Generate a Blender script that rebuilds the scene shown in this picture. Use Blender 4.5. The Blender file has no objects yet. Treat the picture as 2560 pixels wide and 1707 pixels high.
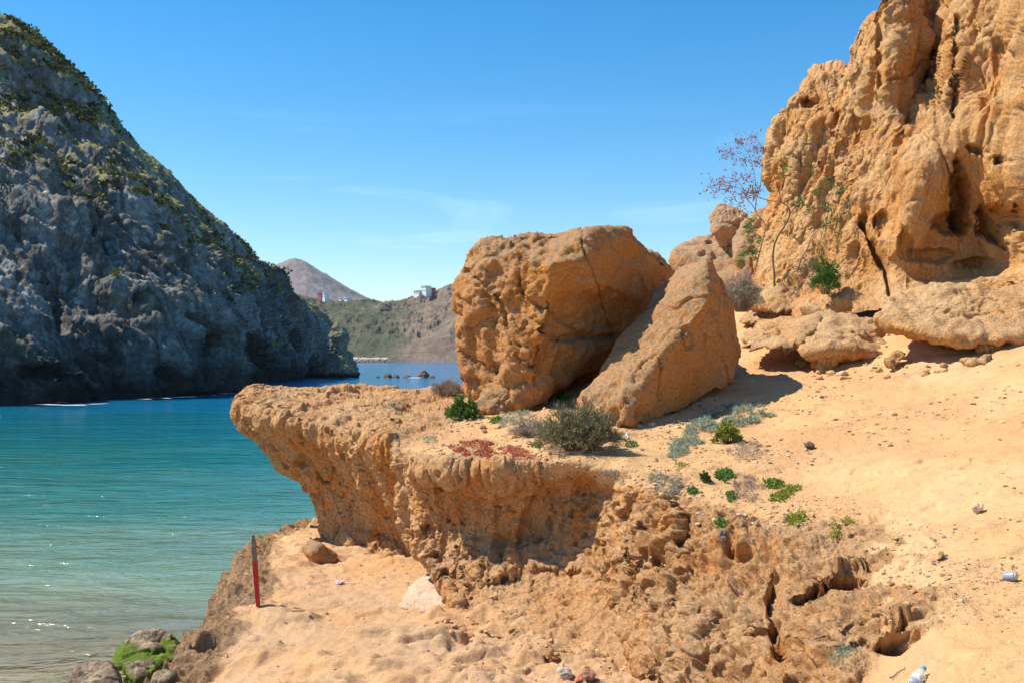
import bpy, bmesh, math, random
import numpy as np
from mathutils import Vector, Matrix
from mathutils.bvhtree import BVHTree

random.seed(7)
rng = np.random.RandomState(11)
C = bpy.context.scene.collection
scene = bpy.context.scene

# ------------------------------------------------------------------ camera
F = 2600.0          # focal length in photo pixels
CAMZ = 4.0          # eye height above the sea
HOR = 893.0         # photo row of the horizon
cam_data = bpy.data.cameras.new('camera')
cam = bpy.data.objects.new('camera', cam_data)
C.objects.link(cam)
cam.location = (0, 0, CAMZ)
cam.rotation_euler = (math.pi / 2, 0, 0)
cam_data.sensor_width = 36.0
cam_data.lens = 36.0 * F / 2560.0
cam_data.shift_y = (HOR - 853.5) / 2560.0
cam_data.clip_start = 0.1
cam_data.clip_end = 30000
scene.camera = cam

# ------------------------------------------------------------------ light
SUN = Vector((-0.95, 0.14, 0.0)).normalized()
ELEV = math.radians(54)
SUNV = Vector((SUN.x * math.cos(ELEV), SUN.y * math.cos(ELEV), math.sin(ELEV)))
world = bpy.data.worlds.new('World')
scene.world = world
world.use_nodes = True
nt = world.node_tree
nt.nodes.clear()
def wn(t): return nt.nodes.new(t)
out = wn('ShaderNodeOutputWorld'); bg = wn('ShaderNodeBackground')
sky = wn('ShaderNodeTexSky'); sky.sky_type = 'NISHITA'; sky.sun_disc = False
sky.sun_elevation = ELEV
sky.sun_rotation = math.atan2(SUNV.x, SUNV.y)
sky.altitude = 0; sky.air_density = 1.0; sky.dust_density = 0.15; sky.ozone_density = 2.2
hs = wn('ShaderNodeHueSaturation'); hs.inputs['Saturation'].default_value = 1.46
hs.inputs['Hue'].default_value = 0.497
hs.inputs['Value'].default_value = 1.0
gm = wn('ShaderNodeGamma'); gm.inputs[1].default_value = 1.0
nt.links.new(sky.outputs[0], hs.inputs['Color'])
# thin cirrus streaks low in the sky
tc = wn('ShaderNodeTexCoord'); mp = wn('ShaderNodeMapping')
mp.inputs['Rotation'].default_value = (0, math.radians(-7), 0)
mp.inputs['Scale'].default_value = (2.0, 2.0, 16.0)
nz = wn('ShaderNodeTexNoise'); nz.inputs['Scale'].default_value = 1.5; nz.inputs['Detail'].default_value = 7
nz.inputs['Roughness'].default_value = 0.55; nz.inputs['Distortion'].default_value = 0.6
rp = wn('ShaderNodeValToRGB'); rp.color_ramp.elements[0].position = 0.54; rp.color_ramp.elements[1].position = 0.80
sep = wn('ShaderNodeSeparateXYZ')
band = wn('ShaderNodeMapRange'); band.inputs[1].default_value = 0.07; band.inputs[2].default_value = 0.12
band2 = wn('ShaderNodeMapRange'); band2.inputs[1].default_value = 0.24; band2.inputs[2].default_value = 0.15
m1 = wn('ShaderNodeMath'); m1.operation = 'MULTIPLY'; m2 = wn('ShaderNodeMath'); m2.operation = 'MULTIPLY'
m3 = wn('ShaderNodeMath'); m3.operation = 'MULTIPLY'; m3.inputs[1].default_value = 0.42
mix = wn('ShaderNodeMix'); mix.data_type = 'RGBA'
mix.inputs[7].default_value = (6.5, 8.2, 9.5, 1)
L = nt.links.new
L(tc.outputs['Generated'], mp.inputs[0]); L(mp.outputs[0], nz.inputs['Vector']); L(nz.outputs[0], rp.inputs[0])
L(tc.outputs['Generated'], sep.inputs[0]); L(sep.outputs[2], band.inputs[0]); L(sep.outputs[2], band2.inputs[0])
L(band.outputs[0], m1.inputs[0]); L(band2.outputs[0], m1.inputs[1]); L(m1.outputs[0], m2.inputs[0]); L(rp.outputs[0], m2.inputs[1])
L(m2.outputs[0], m3.inputs[0]); L(m3.outputs[0], mix.inputs[0]); L(hs.outputs[0], mix.inputs[6])
L(mix.outputs[2], bg.inputs[0]); L(bg.outputs[0], out.inputs[0])
bg.inputs[1].default_value = 0.115

sun_d = bpy.data.lights.new('sun', 'SUN'); sun_d.energy = 4.9; sun_d.angle = math.radians(0.53)
sun_d.color = (1.0, 0.94, 0.80)
sun = bpy.data.objects.new('sun', sun_d); C.objects.link(sun)
sun.rotation_euler = SUNV.to_track_quat('Z', 'Y').to_euler()
scene.view_settings.view_transform = 'Standard'
scene.view_settings.look = 'None'
scene.view_settings.exposure = 0.62
scene.view_settings.gamma = 1.0
scene.view_settings.use_curve_mapping = False
scene.cycles.max_bounces = 8
scene.cycles.diffuse_bounces = 4
scene.cycles.transparent_max_bounces = 12

# ------------------------------------------------------------------ helpers
def P(px, py, Y):
    return np.array([(px - 1280.0) / F * Y, Y, CAMZ + (HOR - py) / F * Y])

_perm = rng.permutation(4096).astype(np.int64)
_rand = rng.rand(4096)
def _h(ix, iy, iz):
    return _perm[(_perm[(_perm[ix & 4095] + iy) & 4095] + iz) & 4095]
_g = rng.normal(size=(4096, 3)); _g /= np.linalg.norm(_g, axis=1)[:, None]
_g = _g.astype(np.float32)
_k = np.arange(4096)
_jit = np.stack([_rand, _rand[(_k + 1311) & 4095], _rand[(_k + 2777) & 4095], _rand[(_k + 555) & 4095]], -1).astype(np.float32)
def perlin(p):
    p = np.asarray(p, dtype=np.float64) + 1000.37
    i = np.floor(p).astype(np.int64); f = (p - i).astype(np.float32)
    w = f * f * f * (f * (f * 6 - 15) + 10)
    res = np.zeros(p.shape[:-1], np.float32)
    for dx in (0, 1):
        wx = w[..., 0] if dx else 1 - w[..., 0]
        for dy in (0, 1):
            wy = w[..., 1] if dy else 1 - w[..., 1]
            for dz in (0, 1):
                wz = w[..., 2] if dz else 1 - w[..., 2]
                g = _g[_h(i[..., 0] + dx, i[..., 1] + dy, i[..., 2] + dz)]
                d = g[..., 0] * (f[..., 0] - dx) + g[..., 1] * (f[..., 1] - dy) + g[..., 2] * (f[..., 2] - dz)
                res += wx * wy * wz * d
    return res * 1.7
def fbm(p, o=4, gain=0.5, lac=2.03):
    a = 1.0; s = 0; r = 0; p = np.asarray(p)
    for k in range(o):
        r = r + a * perlin(p + k * 17.3); s += a; a *= gain; p = p * lac
    return r / s
def ridged(p, o=4, gain=0.5):
    a = 1.0; s = 0; r = 0; p = np.asarray(p)
    for k in range(o):
        r = r + a * (1 - 2 * np.abs(perlin(p + k * 9.7))); s += a; a *= gain; p = p * 2.07
    return r / s
def worley(p):
    """distance to nearest and second nearest cell point, and the cell's random value"""
    p = np.asarray(p, dtype=np.float64) + 1000.11
    i = np.floor(p).astype(np.int64); f = (p - i).astype(np.float32)
    f1 = np.full(p.shape[:-1], 81.0, np.float32); f2 = f1.copy(); idv = np.zeros(p.shape[:-1], np.float32)
    for dx in (-1, 0, 1):
        px1 = _perm[(i[..., 0] + dx) & 4095]
        for dy in (-1, 0, 1):
            py1 = _perm[(px1 + i[..., 1] + dy) & 4095]
            for dz in (-1, 0, 1):
                h = _perm[(py1 + i[..., 2] + dz) & 4095]
                q = _jit[h]
                d = (f[..., 0] - dx - q[..., 0]) ** 2 + (f[..., 1] - dy - q[..., 1]) ** 2 + (f[..., 2] - dz - q[..., 2]) ** 2
                near = d < f1
                f2 = np.where(near, f1, np.minimum(f2, d))
                idv = np.where(near, q[..., 3], idv)
                f1 = np.where(near, d, f1)
    return np.sqrt(f1), np.sqrt(f2), idv
def sstep(a, b, x):
    t = np.clip((x - a) / (b - a), 0, 1)
    return t * t * (3 - 2 * t)
def pix(V):
    return V[..., 0] / V[..., 1] * F + 1280, HOR - (V[..., 2] - CAMZ) / V[..., 1] * F

def spaced(n, w):
    """n parameters over the spans of a spline, span k getting a share w[k] of them"""
    c = np.concatenate([[0], np.cumsum(w)]); return np.interp(np.linspace(0, c[-1], n), c, np.arange(len(c)))
def cr(ctrl, n, t=None):
    """Catmull-Rom along axis 0, n samples"""
    ctrl = np.asarray(ctrl, dtype=np.float64); m = len(ctrl)
    if t is None: t = np.linspace(0, m - 1, n)
    i = np.minimum(t.astype(int), m - 2); f = t - i
    f = f.reshape((-1,) + (1,) * (ctrl.ndim - 1))
    p0 = ctrl[np.maximum(i - 1, 0)]; p1 = ctrl[i]; p2 = ctrl[i + 1]; p3 = ctrl[np.minimum(i + 2, m - 1)]
    return 0.5 * ((2 * p1) + (-p0 + p2) * f + (2 * p0 - 5 * p1 + 4 * p2 - p3) * f ** 2 + (-p0 + 3 * p1 - 3 * p2 + p3) * f ** 3)
def net(cols, nu, nv, tu=None, tv=None):
    """cols: list of columns of (px,py,Y) -> (nu,nv,3) surface"""
    A = np.array([[P(*q) for q in c] for c in cols])
    A = cr(A, nu, tu)
    return np.swapaxes(cr(np.swapaxes(A, 0, 1), nv, tv), 0, 1)
def gnormals(V):
    du = np.gradient(V, axis=0); dv = np.gradient(V, axis=1)
    n = np.cross(du, dv); n /= np.linalg.norm(n, axis=-1)[..., None] + 1e-12
    return n

def new_mesh(name, V, Fc, mat, smooth=True, attrs=None):
    me = bpy.data.meshes.new(name)
    V = np.asarray(V, dtype=np.float32).reshape(-1, 3)
    if isinstance(Fc, np.ndarray):
        k = Fc.shape[1]; nf = len(Fc)
        me.vertices.add(len(V)); me.vertices.foreach_set('co', V.ravel())
        me.loops.add(nf * k); me.loops.foreach_set('vertex_index', Fc.astype(np.int32).ravel())
        me.polygons.add(nf)
        me.polygons.foreach_set('loop_start', np.arange(0, nf * k, k, dtype=np.int32))
        me.polygons.foreach_set('use_smooth', np.full(nf, smooth))
        me.update(calc_edges=True)
    else:
        me.from_pydata([tuple(v) for v in V], [], Fc)
        me.polygons.foreach_set('use_smooth', np.full(len(me.polygons), smooth))
        me.update()
    if attrs:
        for k, a in attrs.items():
            at = me.attributes.new(k, 'FLOAT', 'POINT'); at.data.foreach_set('value', np.asarray(a, dtype=np.float32).ravel())
    me.materials.append(mat)
    return me
def obj(name, me, parent=None, loc=None):
    o = bpy.data.objects.new(name, me); C.objects.link(o)
    if loc is not None: o.location = loc
    if parent is not None: o.parent = parent
    return o
def tag(o, label=None, cat=None, group=None, kind=None):
    if label: o['label'] = label
    if cat: o['category'] = cat
    if group: o['group'] = group
    if kind: o['kind'] = kind
    return o
def quads(nu, nv, flip=False):
    a = np.arange(nu * nv).reshape(nu, nv)
    q = np.stack([a[:-1, :-1], a[1:, :-1], a[1:, 1:], a[:-1, 1:]], -1).reshape(-1, 4)
    return q[:, ::-1] if flip else q
def grid_obj(name, V, mat, flip=False, attrs=None, parent=None):
    return obj(name, new_mesh(name, V, quads(V.shape[0], V.shape[1], flip), mat, True, attrs), parent)

# ------------------------------------------------------------------ materials
class NT:
    def __init__(s, name):
        s.m = bpy.data.materials.new(name); s.m.use_nodes = True; s.t = s.m.node_tree
        s.b = s.t.nodes['Principled BSDF']; s.o = s.t.nodes['Material Output']
        s.geo = s.n('ShaderNodeNewGeometry')
        s.b.inputs['Specular IOR Level'].default_value = 0.25
    def n(s, t, **k):
        x = s.t.nodes.new(t)
        for a, v in k.items(): setattr(x, a, v)
        return x
    def l(s, a, b): s.t.links.new(a, b)
    def val(s, sock, v):
        if isinstance(v, (int, float)): sock.default_value = v
        elif isinstance(v, tuple): sock.default_value = (v + (1,)) if len(v) == 3 and len(sock.default_value) == 4 else v
        else: s.l(v, sock)
    def noise(s, scale, detail=4, rough=0.55, dist=0.0, stretch=None, rot=None, vec=None, out=0):
        v = vec or s.geo.outputs['Position']
        if stretch or rot:
            mp = s.n('ShaderNodeMapping')
            if rot: mp.inputs['Rotation'].default_value = rot
            if stretch: mp.inputs['Scale'].default_value = stretch
            s.l(v, mp.inputs[0]); v = mp.outputs[0]
        t = s.n('ShaderNodeTexNoise'); t.inputs['Scale'].default_value = scale; t.inputs['Detail'].default_value = detail
        t.inputs['Roughness'].default_value = rough; t.inputs['Distortion'].default_value = dist
        s.l(v, t.inputs['Vector']); return t.outputs[out]
    def voro(s, scale, feature='F1', vec=None, out='Distance'):
        t = s.n('ShaderNodeTexVoronoi', feature=feature); t.inputs['Scale'].default_value = scale
        s.l(vec or s.geo.outputs['Position'], t.inputs['Vector']); return t.outputs[out]
    def ramp(s, fac, *stops):
        r = s.n('ShaderNodeValToRGB'); e = r.color_ramp.elements
        while len(e) < len(stops): e.new(0.5)
        for k, (p, c) in enumerate(stops):
            e[k].position = p; e[k].color = (c, c, c, 1) if isinstance(c, (int, float)) else c + (1,)
        s.l(fac, r.inputs[0]); return r.outputs[0]
    def mix(s, fac, a, b, mode='MIX'):
        m = s.n('ShaderNodeMix', data_type='RGBA', blend_type=mode)
        s.val(m.inputs[0], fac); s.val(m.inputs[6], a); s.val(m.inputs[7], b); return m.outputs[2]
    def math(s, op, a, b=0.0, c=None):
        m = s.n('ShaderNodeMath', operation=op); s.val(m.inputs[0], a); s.val(m.inputs[1], b)
        if c is not None: s.val(m.inputs[2], c)
        return m.outputs[0]
    def rng(s, v, a, b, c=0.0, d=1.0):
        if a > b: a, b, c, d = b, a, d, c
        m = s.n('ShaderNodeMapRange'); m.interpolation_type = 'SMOOTHSTEP'
        s.val(m.inputs[0], v); m.inputs[1].default_value = a; m.inputs[2].default_value = b
        m.inputs[3].default_value = c; m.inputs[4].default_value = d; return m.outputs[0]
    def attr(s, name):
        a = s.n('ShaderNodeAttribute', attribute_name=name); return a.outputs['Fac']
    def sepn(s, which='Normal'):
        x = s.n('ShaderNodeSeparateXYZ'); s.l(s.geo.outputs[which], x.inputs[0]); return x.outputs
    def bump(s, h, dist, strength=1.0, prev=None):
        b = s.n('ShaderNodeBump'); b.inputs['Distance'].default_value = dist; s.val(b.inputs['Strength'], strength)
        s.l(h, b.inputs['Height'])
        if prev is not None: s.l(prev, b.inputs['Normal'])
        s.l(b.outputs[0], s.b.inputs['Normal']); return b.outputs[0]
    def done(s, col=None, rough=0.9):
        if col is not None: s.val(s.b.inputs['Base Color'], col)
        s.val(s.b.inputs['Roughness'], rough); return s.m

def simple(name, col, rough=0.7, var=0.25, scale=30.0, spec=0.25):
    k = NT(name); n = k.noise(scale, 3)
    lo = tuple(c * (1 - var) for c in col); hi = tuple(min(1, c * (1 + var)) for c in col)
    k.b.inputs['Specular IOR Level'].default_value = spec
    return k.done(k.ramp(n, (0.3, lo), (0.7, hi)), rough)

def sandstone(name, orange=(0.60, 0.265, 0.085), pale=(0.66, 0.38, 0.19), grey=(0.34, 0.235, 0.15), sand=(0.60, 0.36, 0.165),
              patina=1.0, sand_attr=False, tone=1.0, pink=0.4, fine=1.0, stain=0.35):
    k = NT(name)
    big = k.noise(0.9, 5, 0.6, 0.5)
    med = k.noise(4.5, 5, 0.6)
    col = k.mix(k.rng(big, 0.36, 0.62), orange, pale)
    col = k.mix(k.math('MULTIPLY', k.rng(k.noise(2.2, 5, 0.65), 0.52, 0.66), pink), col, (0.60, 0.34, 0.20))
    # brown weathering crust on surfaces that look up
    nz_ = k.sepn()[2]
    up = k.rng(k.math('ADD', nz_, k.math('MULTIPLY', k.math('SUBTRACT', med, 0.5), 1.4)), 0.05, 0.75)
    col = k.mix(k.math('MULTIPLY', up, patina), col, grey)
    # dark lichen stains
    st = k.rng(k.noise(1.1, 6, 0.75, 0.8), 0.55, 0.70)
    col = k.mix(k.math('MULTIPLY', st, stain), col, (0.16, 0.115, 0.08))
    col = k.mix(0.55, col, k.ramp(k.noise(26, 5, 0.7), (0.30, (0.66, 0.60, 0.54)), (0.55, (1.12, 1.11, 1.1))), 'MULTIPLY')
    rough_h = k.noise(13, 8, 0.72)
    rkb = 1.0
    if sand_attr: rkb = k.rng(k.math('ADD', k.attr('rock'), k.math('MULTIPLY', k.math('SUBTRACT', k.noise(3.0, 5, 0.65), 0.5), 0.9)), 0.25, 0.6, 0.34, 1.0)
    b = k.bump(rough_h, 0.065 * fine, rkb)
    b = k.bump(k.rng(k.noise(24, 4, 0.6), 0.34, 0.5), 0.014 * fine, rkb, b)
    b = k.bump(k.noise(60, 5, 0.7), 0.012 * fine, 0.8, b)
    if sand_attr:
        rk = k.rng(k.math('ADD', k.attr('rock'), k.math('MULTIPLY', k.math('SUBTRACT', k.noise(3.0, 5, 0.65), 0.5), 0.9)), 0.32, 0.62)
        sc = k.mix(k.rng(k.noise(0.8, 5, 0.6, 0.4), 0.36, 0.64), sand, (0.54, 0.30, 0.14))
        sc = k.mix(k.math('MULTIPLY', k.rng(k.noise(2.6, 6, 0.7), 0.54, 0.7), 0.55), sc, (0.44, 0.24, 0.115))
        sc = k.mix(0.5, sc, k.ramp(k.noise(45, 5, 0.75), (0.34, (0.68, 0.64, 0.6)), (0.6, (1.1, 1.1, 1.1))), 'MULTIPLY')
        sc = k.mix(k.math('MULTIPLY', k.rng(k.noise(7, 6, 0.75, 0.3, stretch=(0.45, 1.3, 1.3)), 0.53, 0.64), 0.6), sc, (0.46, 0.26, 0.13))
        sc = k.mix(k.math('MULTIPLY', k.rng(k.noise(0.35, 4, 0.6), 0.5, 0.62), 0.4), sc, (0.66, 0.43, 0.225))
        # scattered grit
        gr = k.ramp(k.voro(22), (0.10, 1.0), (0.16, 0.0))
        gr = k.math('MULTIPLY', gr, k.rng(k.noise(1.9, 3), 0.48, 0.62))
        sc = k.mix(k.math('MULTIPLY', gr, 0.6), sc, (0.36, 0.22, 0.14))
        col = k.mix(rk, sc, col)
    col = k.mix(1.0, col, (tone, tone, tone), 'MULTIPLY')
    return k.done(col, 0.95)

M_LEDGE = sandstone('ledge_sandstone', orange=(0.64, 0.275, 0.08), pale=(0.67, 0.37, 0.165), sand_attr=True, patina=0.5, grey=(0.57, 0.36, 0.20), stain=0.3)
M_CLIFF = sandstone('cliff_sandstone', orange=(0.66, 0.30, 0.085), pale=(0.70, 0.41, 0.18), patina=0.35, grey=(0.54, 0.35, 0.20), pink=0.5, stain=0.25)
M_BOULD = sandstone('boulder_sandstone', orange=(0.58, 0.235, 0.055), pale=(0.55, 0.26, 0.10), patina=0.8, grey=(0.37, 0.235, 0.13), pink=0.2, stain=0.55, fine=0.75)
M_SLAB = sandstone('slab_sandstone', orange=(0.68, 0.32, 0.10), pale=(0.70, 0.41, 0.20), patina=0.5, grey=(0.54, 0.37, 0.21), pink=0.2, stain=0.25)
M_PALE = sandstone('pale_stone', orange=(0.56, 0.37, 0.23), pale=(0.58, 0.42, 0.30), patina=0.15, grey=(0.5, 0.4, 0.3), pink=0.5, fine=0.5, stain=0.1)

# forms of weathering
def warp(V, amp, fr):
    return V + amp * np.stack([fbm(V * fr + 5, 2), fbm(V * fr + 15, 2), fbm(V * fr + 25, 2)], -1)
def pits_of(q, rmin, rmax, dens):
    f1, f2, idv = worley(q)
    r = rmin + (rmax - rmin) * np.clip((idv - (1 - dens)) / dens, 0, 1) ** 1.3
    return np.where(idv > 1 - dens, sstep(r, r * 0.62, f1) * (0.35 + 0.65 * r / rmax), 0.0)
def chips(q):
    """broken faces: every cell stands a little proud or back, with sharp steps between"""
    f1, f2, idv = worley(q)
    return (idv - 0.5) * sstep(0.0, 0.10, f2 - f1)

# ------------------------------------------------------------------ the rock ledge with its overhanging tongue
def sm(k, v): return k * v
cols = [
 # sea side of the tongue (behind)
 [(900,1120,24),(960,1040,23),(1000,980,22),(900,976,21.5),(760,1010,21),(840,1080,20.4),(880,1180,20),(900,1280,19.6),(900,1370,19.2),(900,1450,19)],
 [(640,1100,20),(660,1030,19.8),(680,985,19.5),(650,980,19.2),(612,1008,18.8),(648,1078,18.7),(712,1145,18.7),(785,1212,18.8),(812,1290,18.8),(850,1400,18.6)],
 [(700,1060,21),(710,1000,20.4),(700,975,19.6),(660,985,18.6),(618,1030,18.2),(660,1092,18.3),(728,1160,18.3),(792,1225,18.4),(822,1320,18.3),(850,1440,18.1)],
 [(800,1040,22),(800,985,21),(800,972,19.8),(770,1000,18.4),(735,1050,17.5),(765,1120,17.6),(800,1190,17.9),(830,1260,18.2),(850,1340,18.0),(880,1440,17.6)],
 [(920,1000,23),(920,980,22),(910,973,20.5),(890,1010,18.2),(865,1075,16.8),(872,1150,16.9),(888,1230,17.4),(905,1300,17.5),(925,1360,17.2),(950,1450,16.6)],
 [(1000,1000,23.5),(1000,985,22.5),(1000,976,20.8),(975,1020,17.6),(948,1090,15.9),(955,1170,16.0),(975,1250,16.5),(1000,1320,16.8),(1030,1372,16.7),(1060,1460,16.2)],
 [(1060,985,24),(1060,980,22.5),(1040,980,20.5),(1015,1040,17.0),(990,1110,15.2),(1030,1190,15.5),(1070,1280,15.9),(1110,1360,15.8),(1150,1430,15.4),(1180,1500,15)],
 [(1120,975,24),(1120,975,22),(1100,985,19.8),(1060,1055,16.4),(1000,1130,14.5),(1008,1210,14.4),(1024,1300,14.3),(1060,1390,13.9),(1115,1470,13.3),(1165,1560,12.6)],
 [(1200,965,24),(1200,970,21.5),(1190,1000,19),(1140,1075,15.4),(1080,1150,13.5),(1088,1230,13.7),(1108,1320,13.7),(1150,1400,13.4),(1200,1490,12.8),(1260,1600,11.6)],
 [(1330,940,24),(1330,945,21.5),(1300,1000,18.2),(1270,1085,14.8),(1250,1155,13.0),(1255,1240,13.35),(1268,1330,13.3),(1295,1430,12.9),(1335,1530,12.1),(1390,1660,10.6)],
 [(1470,880,24),(1465,900,21),(1445,985,18.0),(1440,1075,15.0),(1450,1140,12.8),(1465,1230,12.95),(1480,1330,12.7),(1505,1440,12.2),(1540,1550,11.1),(1560,1700,9.8)],
 [(1640,800,27),(1640,870,21.5),(1640,985,17.6),(1640,1080,15.0),(1655,1165,12.7),(1670,1250,11.8),(1680,1345,11.2),(1695,1450,10.5),(1705,1560,9.7),(1720,1760,8.7)],
 [(1790,760,27),(1810,850,22),(1840,950,18.2),(1845,1060,15.2),(1855,1170,12.7),(1860,1265,11.2),(1870,1360,10.3),(1882,1470,9.5),(1895,1600,8.6),(1905,1800,7.7)],
 [(1950,690,25.5),(1975,790,22),(2020,920,18.4),(2040,1030,15.2),(2055,1160,12.6),(2065,1290,10.6),(2078,1400,9.2),(2090,1500,8.4),(2105,1640,7.4),(2110,1880,6.4)],
 [(2150,720,23),(2200,790,20.5),(2260,900,17.4),(2290,1020,14.6),(2300,1150,11.9),(2305,1280,9.9),(2310,1400,8.35),(2310,1500,7.5),(2310,1640,6.55),(2310,1950,5.2)],
 [(2400,700,20),(2480,780,18.2),(2540,880,16.2),(2560,1000,13.6),(2570,1130,11.1),(2570,1270,9.2),(2575,1400,7.8),(2580,1520,6.9),(2585,1680,5.9),(2590,2050,4.5)],
 [(2750,660,18),(2800,740,16.5),(2850,840,14.8),(2900,960,12.6),(2920,1100,10.4),(2930,1250,8.6),(2940,1400,7.2),(2950,1550,6.2),(2960,1750,5.2),(2980,2200,4.0)],
 [(3300,560,16),(3350,660,14.6),(3400,780,13),(3450,920,11.2),(3500,1080,9.4),(3520,1250,7.8),(3540,1420,6.5),(3560,1620,5.5),(3580,1880,4.5),(3600,2400,3.5)],
]
NU, NV = 1060, 570
tu = spaced(NU, [0.25] + [1.0] * 5 + [0.5] + [1.1] * 7 + [1.0] + [0.2] * 2); tv = spaced(NV, [0.2, 0.7, 0.9, 1.0, 1.2, 1.2, 1.2, 1.2, 1.0])
V = net(cols, NU, NV, tu, tv)
uu = tu[:, None] * np.ones((1, NV))
vv = tv[None, :] * np.ones((NU, 1))
# how rocky: 1 on the face and the tongue, 0 on the sand on top and on the right
front = sstep(3.55, 4.15, vv)
front = np.maximum(front, sstep(9.6, 6.6, uu + 0.5 * (vv - 2)))
extra = sstep(11.0, 13.0, uu) * sstep(4.6, 5.6, vv) * (1 - sstep(14.0, 14.8, uu))   # low broken rocks on the right
topfade = np.where(uu > 9.5, sstep(3.9 + 0.32 * (uu - 9.5), 4.9 + 0.42 * (uu - 9.5), vv), 1.0)
bn = fbm(V * 1.1 + 70, 4, 0.6)
fade = 1 - sstep(13.2, 14.0, uu + 2.2 * bn + 0.12 * (vv - 5) ** 2 * 0.3)
rock = np.clip(front * fade * topfade, 0, 1)
rock = np.maximum(rock, 0.75 * extra * (1 - sstep(13.4, 14.3, uu + 2.0 * bn)))
rock = np.clip(rock * (1 + 0.9 * np.minimum(0, bn + 0.05) * sstep(9.5, 11, uu)), 0, 1)
N = -gnormals(V)
if (N[NU // 2, NV // 4, 2]) < 0: N = -N
flipN = float(np.sign((-gnormals(V))[NU // 2, NV // 4, 2])) 
def nrm(V):
    n = -gnormals(V)
    return n * flipN
n0 = nrm(V)
w = rock[..., None]
# large forms
V = V + n0 * w * (0.13 * fbm(V * 0.8, 3)[..., None] + 0.10 * ridged(V * np.array([1.9, 1.9, 0.55]), 2)[..., None] * (n0[..., 2:3] < 0.75))
sand_h = 0.05 * chips(warp(V * np.array([1, 1, 0]), .3, 1.2) * np.array([1.4, 2.2, 1])) * sstep(-0.05, 0.25, fbm(V * 0.5 + 40, 3)) + 0.022 * chips(warp(V * np.array([1, 1, 0]), .2, 2.5) * np.array([4, 6, 1])) * sstep(-0.1, 0.2, fbm(V * 0.8 + 44, 3)) - 0.03 * pits_of(warp(V * np.array([1, 1, 0]), .2, 1.5) * np.array([3.2, 3.2, 1]), .12, .4, .35) * sstep(0.0, 0.3, fbm(V * 0.6 + 90, 2)) + 0.035 * ridged(V * np.array([1.1, 2.2, 0]) + 18, 5, 0.6) + 0.07 * fbm(V * np.array([0.6, 0.6, 0.0]) + 3, 3) + 0.030 * ridged(V * 1.6 + 8, 4) * sstep(-0.1, 0.4, fbm(V * 0.5 + 7, 2)) + 0.018 * fbm(V * 5.0, 4)
V[..., 2] += (1 - rock) * sand_h * sstep(0.3, 1.2, np.abs(vv - 0))
n1 = nrm(V)
steep = sstep(0.95, 0.55, n1[..., 2])
calm = sstep(8.2, 9.2, uu) * sstep(10.6, 10.0, uu) * 0.0 + sstep(10.4, 9.4, uu)      # the left face is smoother
mk = sstep(-0.15, 0.20, fbm(V * 0.9 + 31, 3)); mk2 = sstep(-0.3, 0.1, fbm(V * 1.3 + 61, 3)) 
q1 = warp(V, 0.30, 1.6); q2 = warp(V, 0.12, 4.0)
pa = pits_of(q1 * np.array([2.0, 2.0, 1.35]), 0.15, 0.5, 0.5) * mk
pb = pits_of(q2 * np.array([5.2, 5.2, 3.6]) + 7, 0.12, 0.46, 0.6) * mk2
pc = pits_of(q2 * np.array([11., 11., 7.5]) + 17, 0.12, 0.44, 0.6) * sstep(-0.2, 0.15, fbm(V * 2.1 + 81, 3))
ribs = ridged(warp(V, 0.25, 1.2) * np.array([3.0, 3.0, 0.8]) + 4, 4, 0.55)
web = ridged(q2 * np.array([3.2, 3.2, 2.2]) + 14, 4, 0.65)
rough = 1 + 0.75 * sstep(9.8, 11.2, uu) * (1 - 0.5 * sstep(13, 14.5, uu))
D = rough * rock * (-0.24 * pa * (1 - 0.2 * calm) * steep + 0.10 * chips(warp(V, .3, 1.5) * np.array([1.6, 1.6, 1.1])) + 0.05 * chips(warp(V, .15, 3) * np.array([4.2, 4.2, 3.0]) + 3) - 0.15 * pb * (0.4 + 0.6 * steep) - 0.065 * pc
            + 0.07 * ribs * steep + 0.065 * web * (1 - 0.4 * calm) + 0.045 * fbm(V * 7, 5, 0.6))
V = V + n1 * D[..., None]
# hollows under broken shells of rock, low on the right (own forms of the rock)
px_, py_ = pix(V)
def dent(V, c, r, depth, dirn, rot=0.0, prof=0.55):
    px_, py_ = pix(V)
    a = math.radians(rot); dx = (px_ - c[0]); dy = (py_ - c[1])
    e = np.sqrt(((dx * math.cos(a) + dy * math.sin(a)) / r[0]) ** 2 + ((-dx * math.sin(a) + dy * math.cos(a)) / r[1]) ** 2)
    e = e + (0.30 * perlin(V * 3.0 + c[0]) + 0.16 * perlin(V * 9.0)) * (1.0 if V[0, 0, 1] < 45 else 0.7)
    return V + np.array(dirn) * (depth * sstep(1.0, prof, e))[..., None]
n2 = nrm(V)
for c, r, dep, rot in [((2112,1458),(80,20),0.30,4),((2030,1486),(55,13),0.2,-25),((2262,1592),(85,26),0.24,-20),((2235,1622),(70,18),0.16,5),
                       ((1935,1490),(22,75),0.30,5),((1948,1600),(24,60),0.28,-8),((1850,1385),(48,20),0.20,0),((1700,1340),(16,30),0.2,5),((1660,1400),(30,24),0.18,5)]:
    V = dent(V, c, r, dep * 0.9, (0.12, 0.75, -0.55), rot, 0.35)
for c, r, dep, rot in [((2110,1415),(95,17),0.09,4),
                       ((2235,1550),(90,22),0.10,-18),((2205,1565),(60,18),0.05,-10)]:
    V = dent(V, c, r, dep, (0, -0.3, 1.0), rot, 0.2)
px_, py_ = pix(V)
ledge_attr = rock
LEDGE_V = V
ledge = grid_obj('rock_ledge', V, M_LEDGE, attrs={'rock': rock})
tag(ledge, 'weathered orange rock ledge with an overhanging tongue above the sea and sand on its top', kind='structure')

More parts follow.
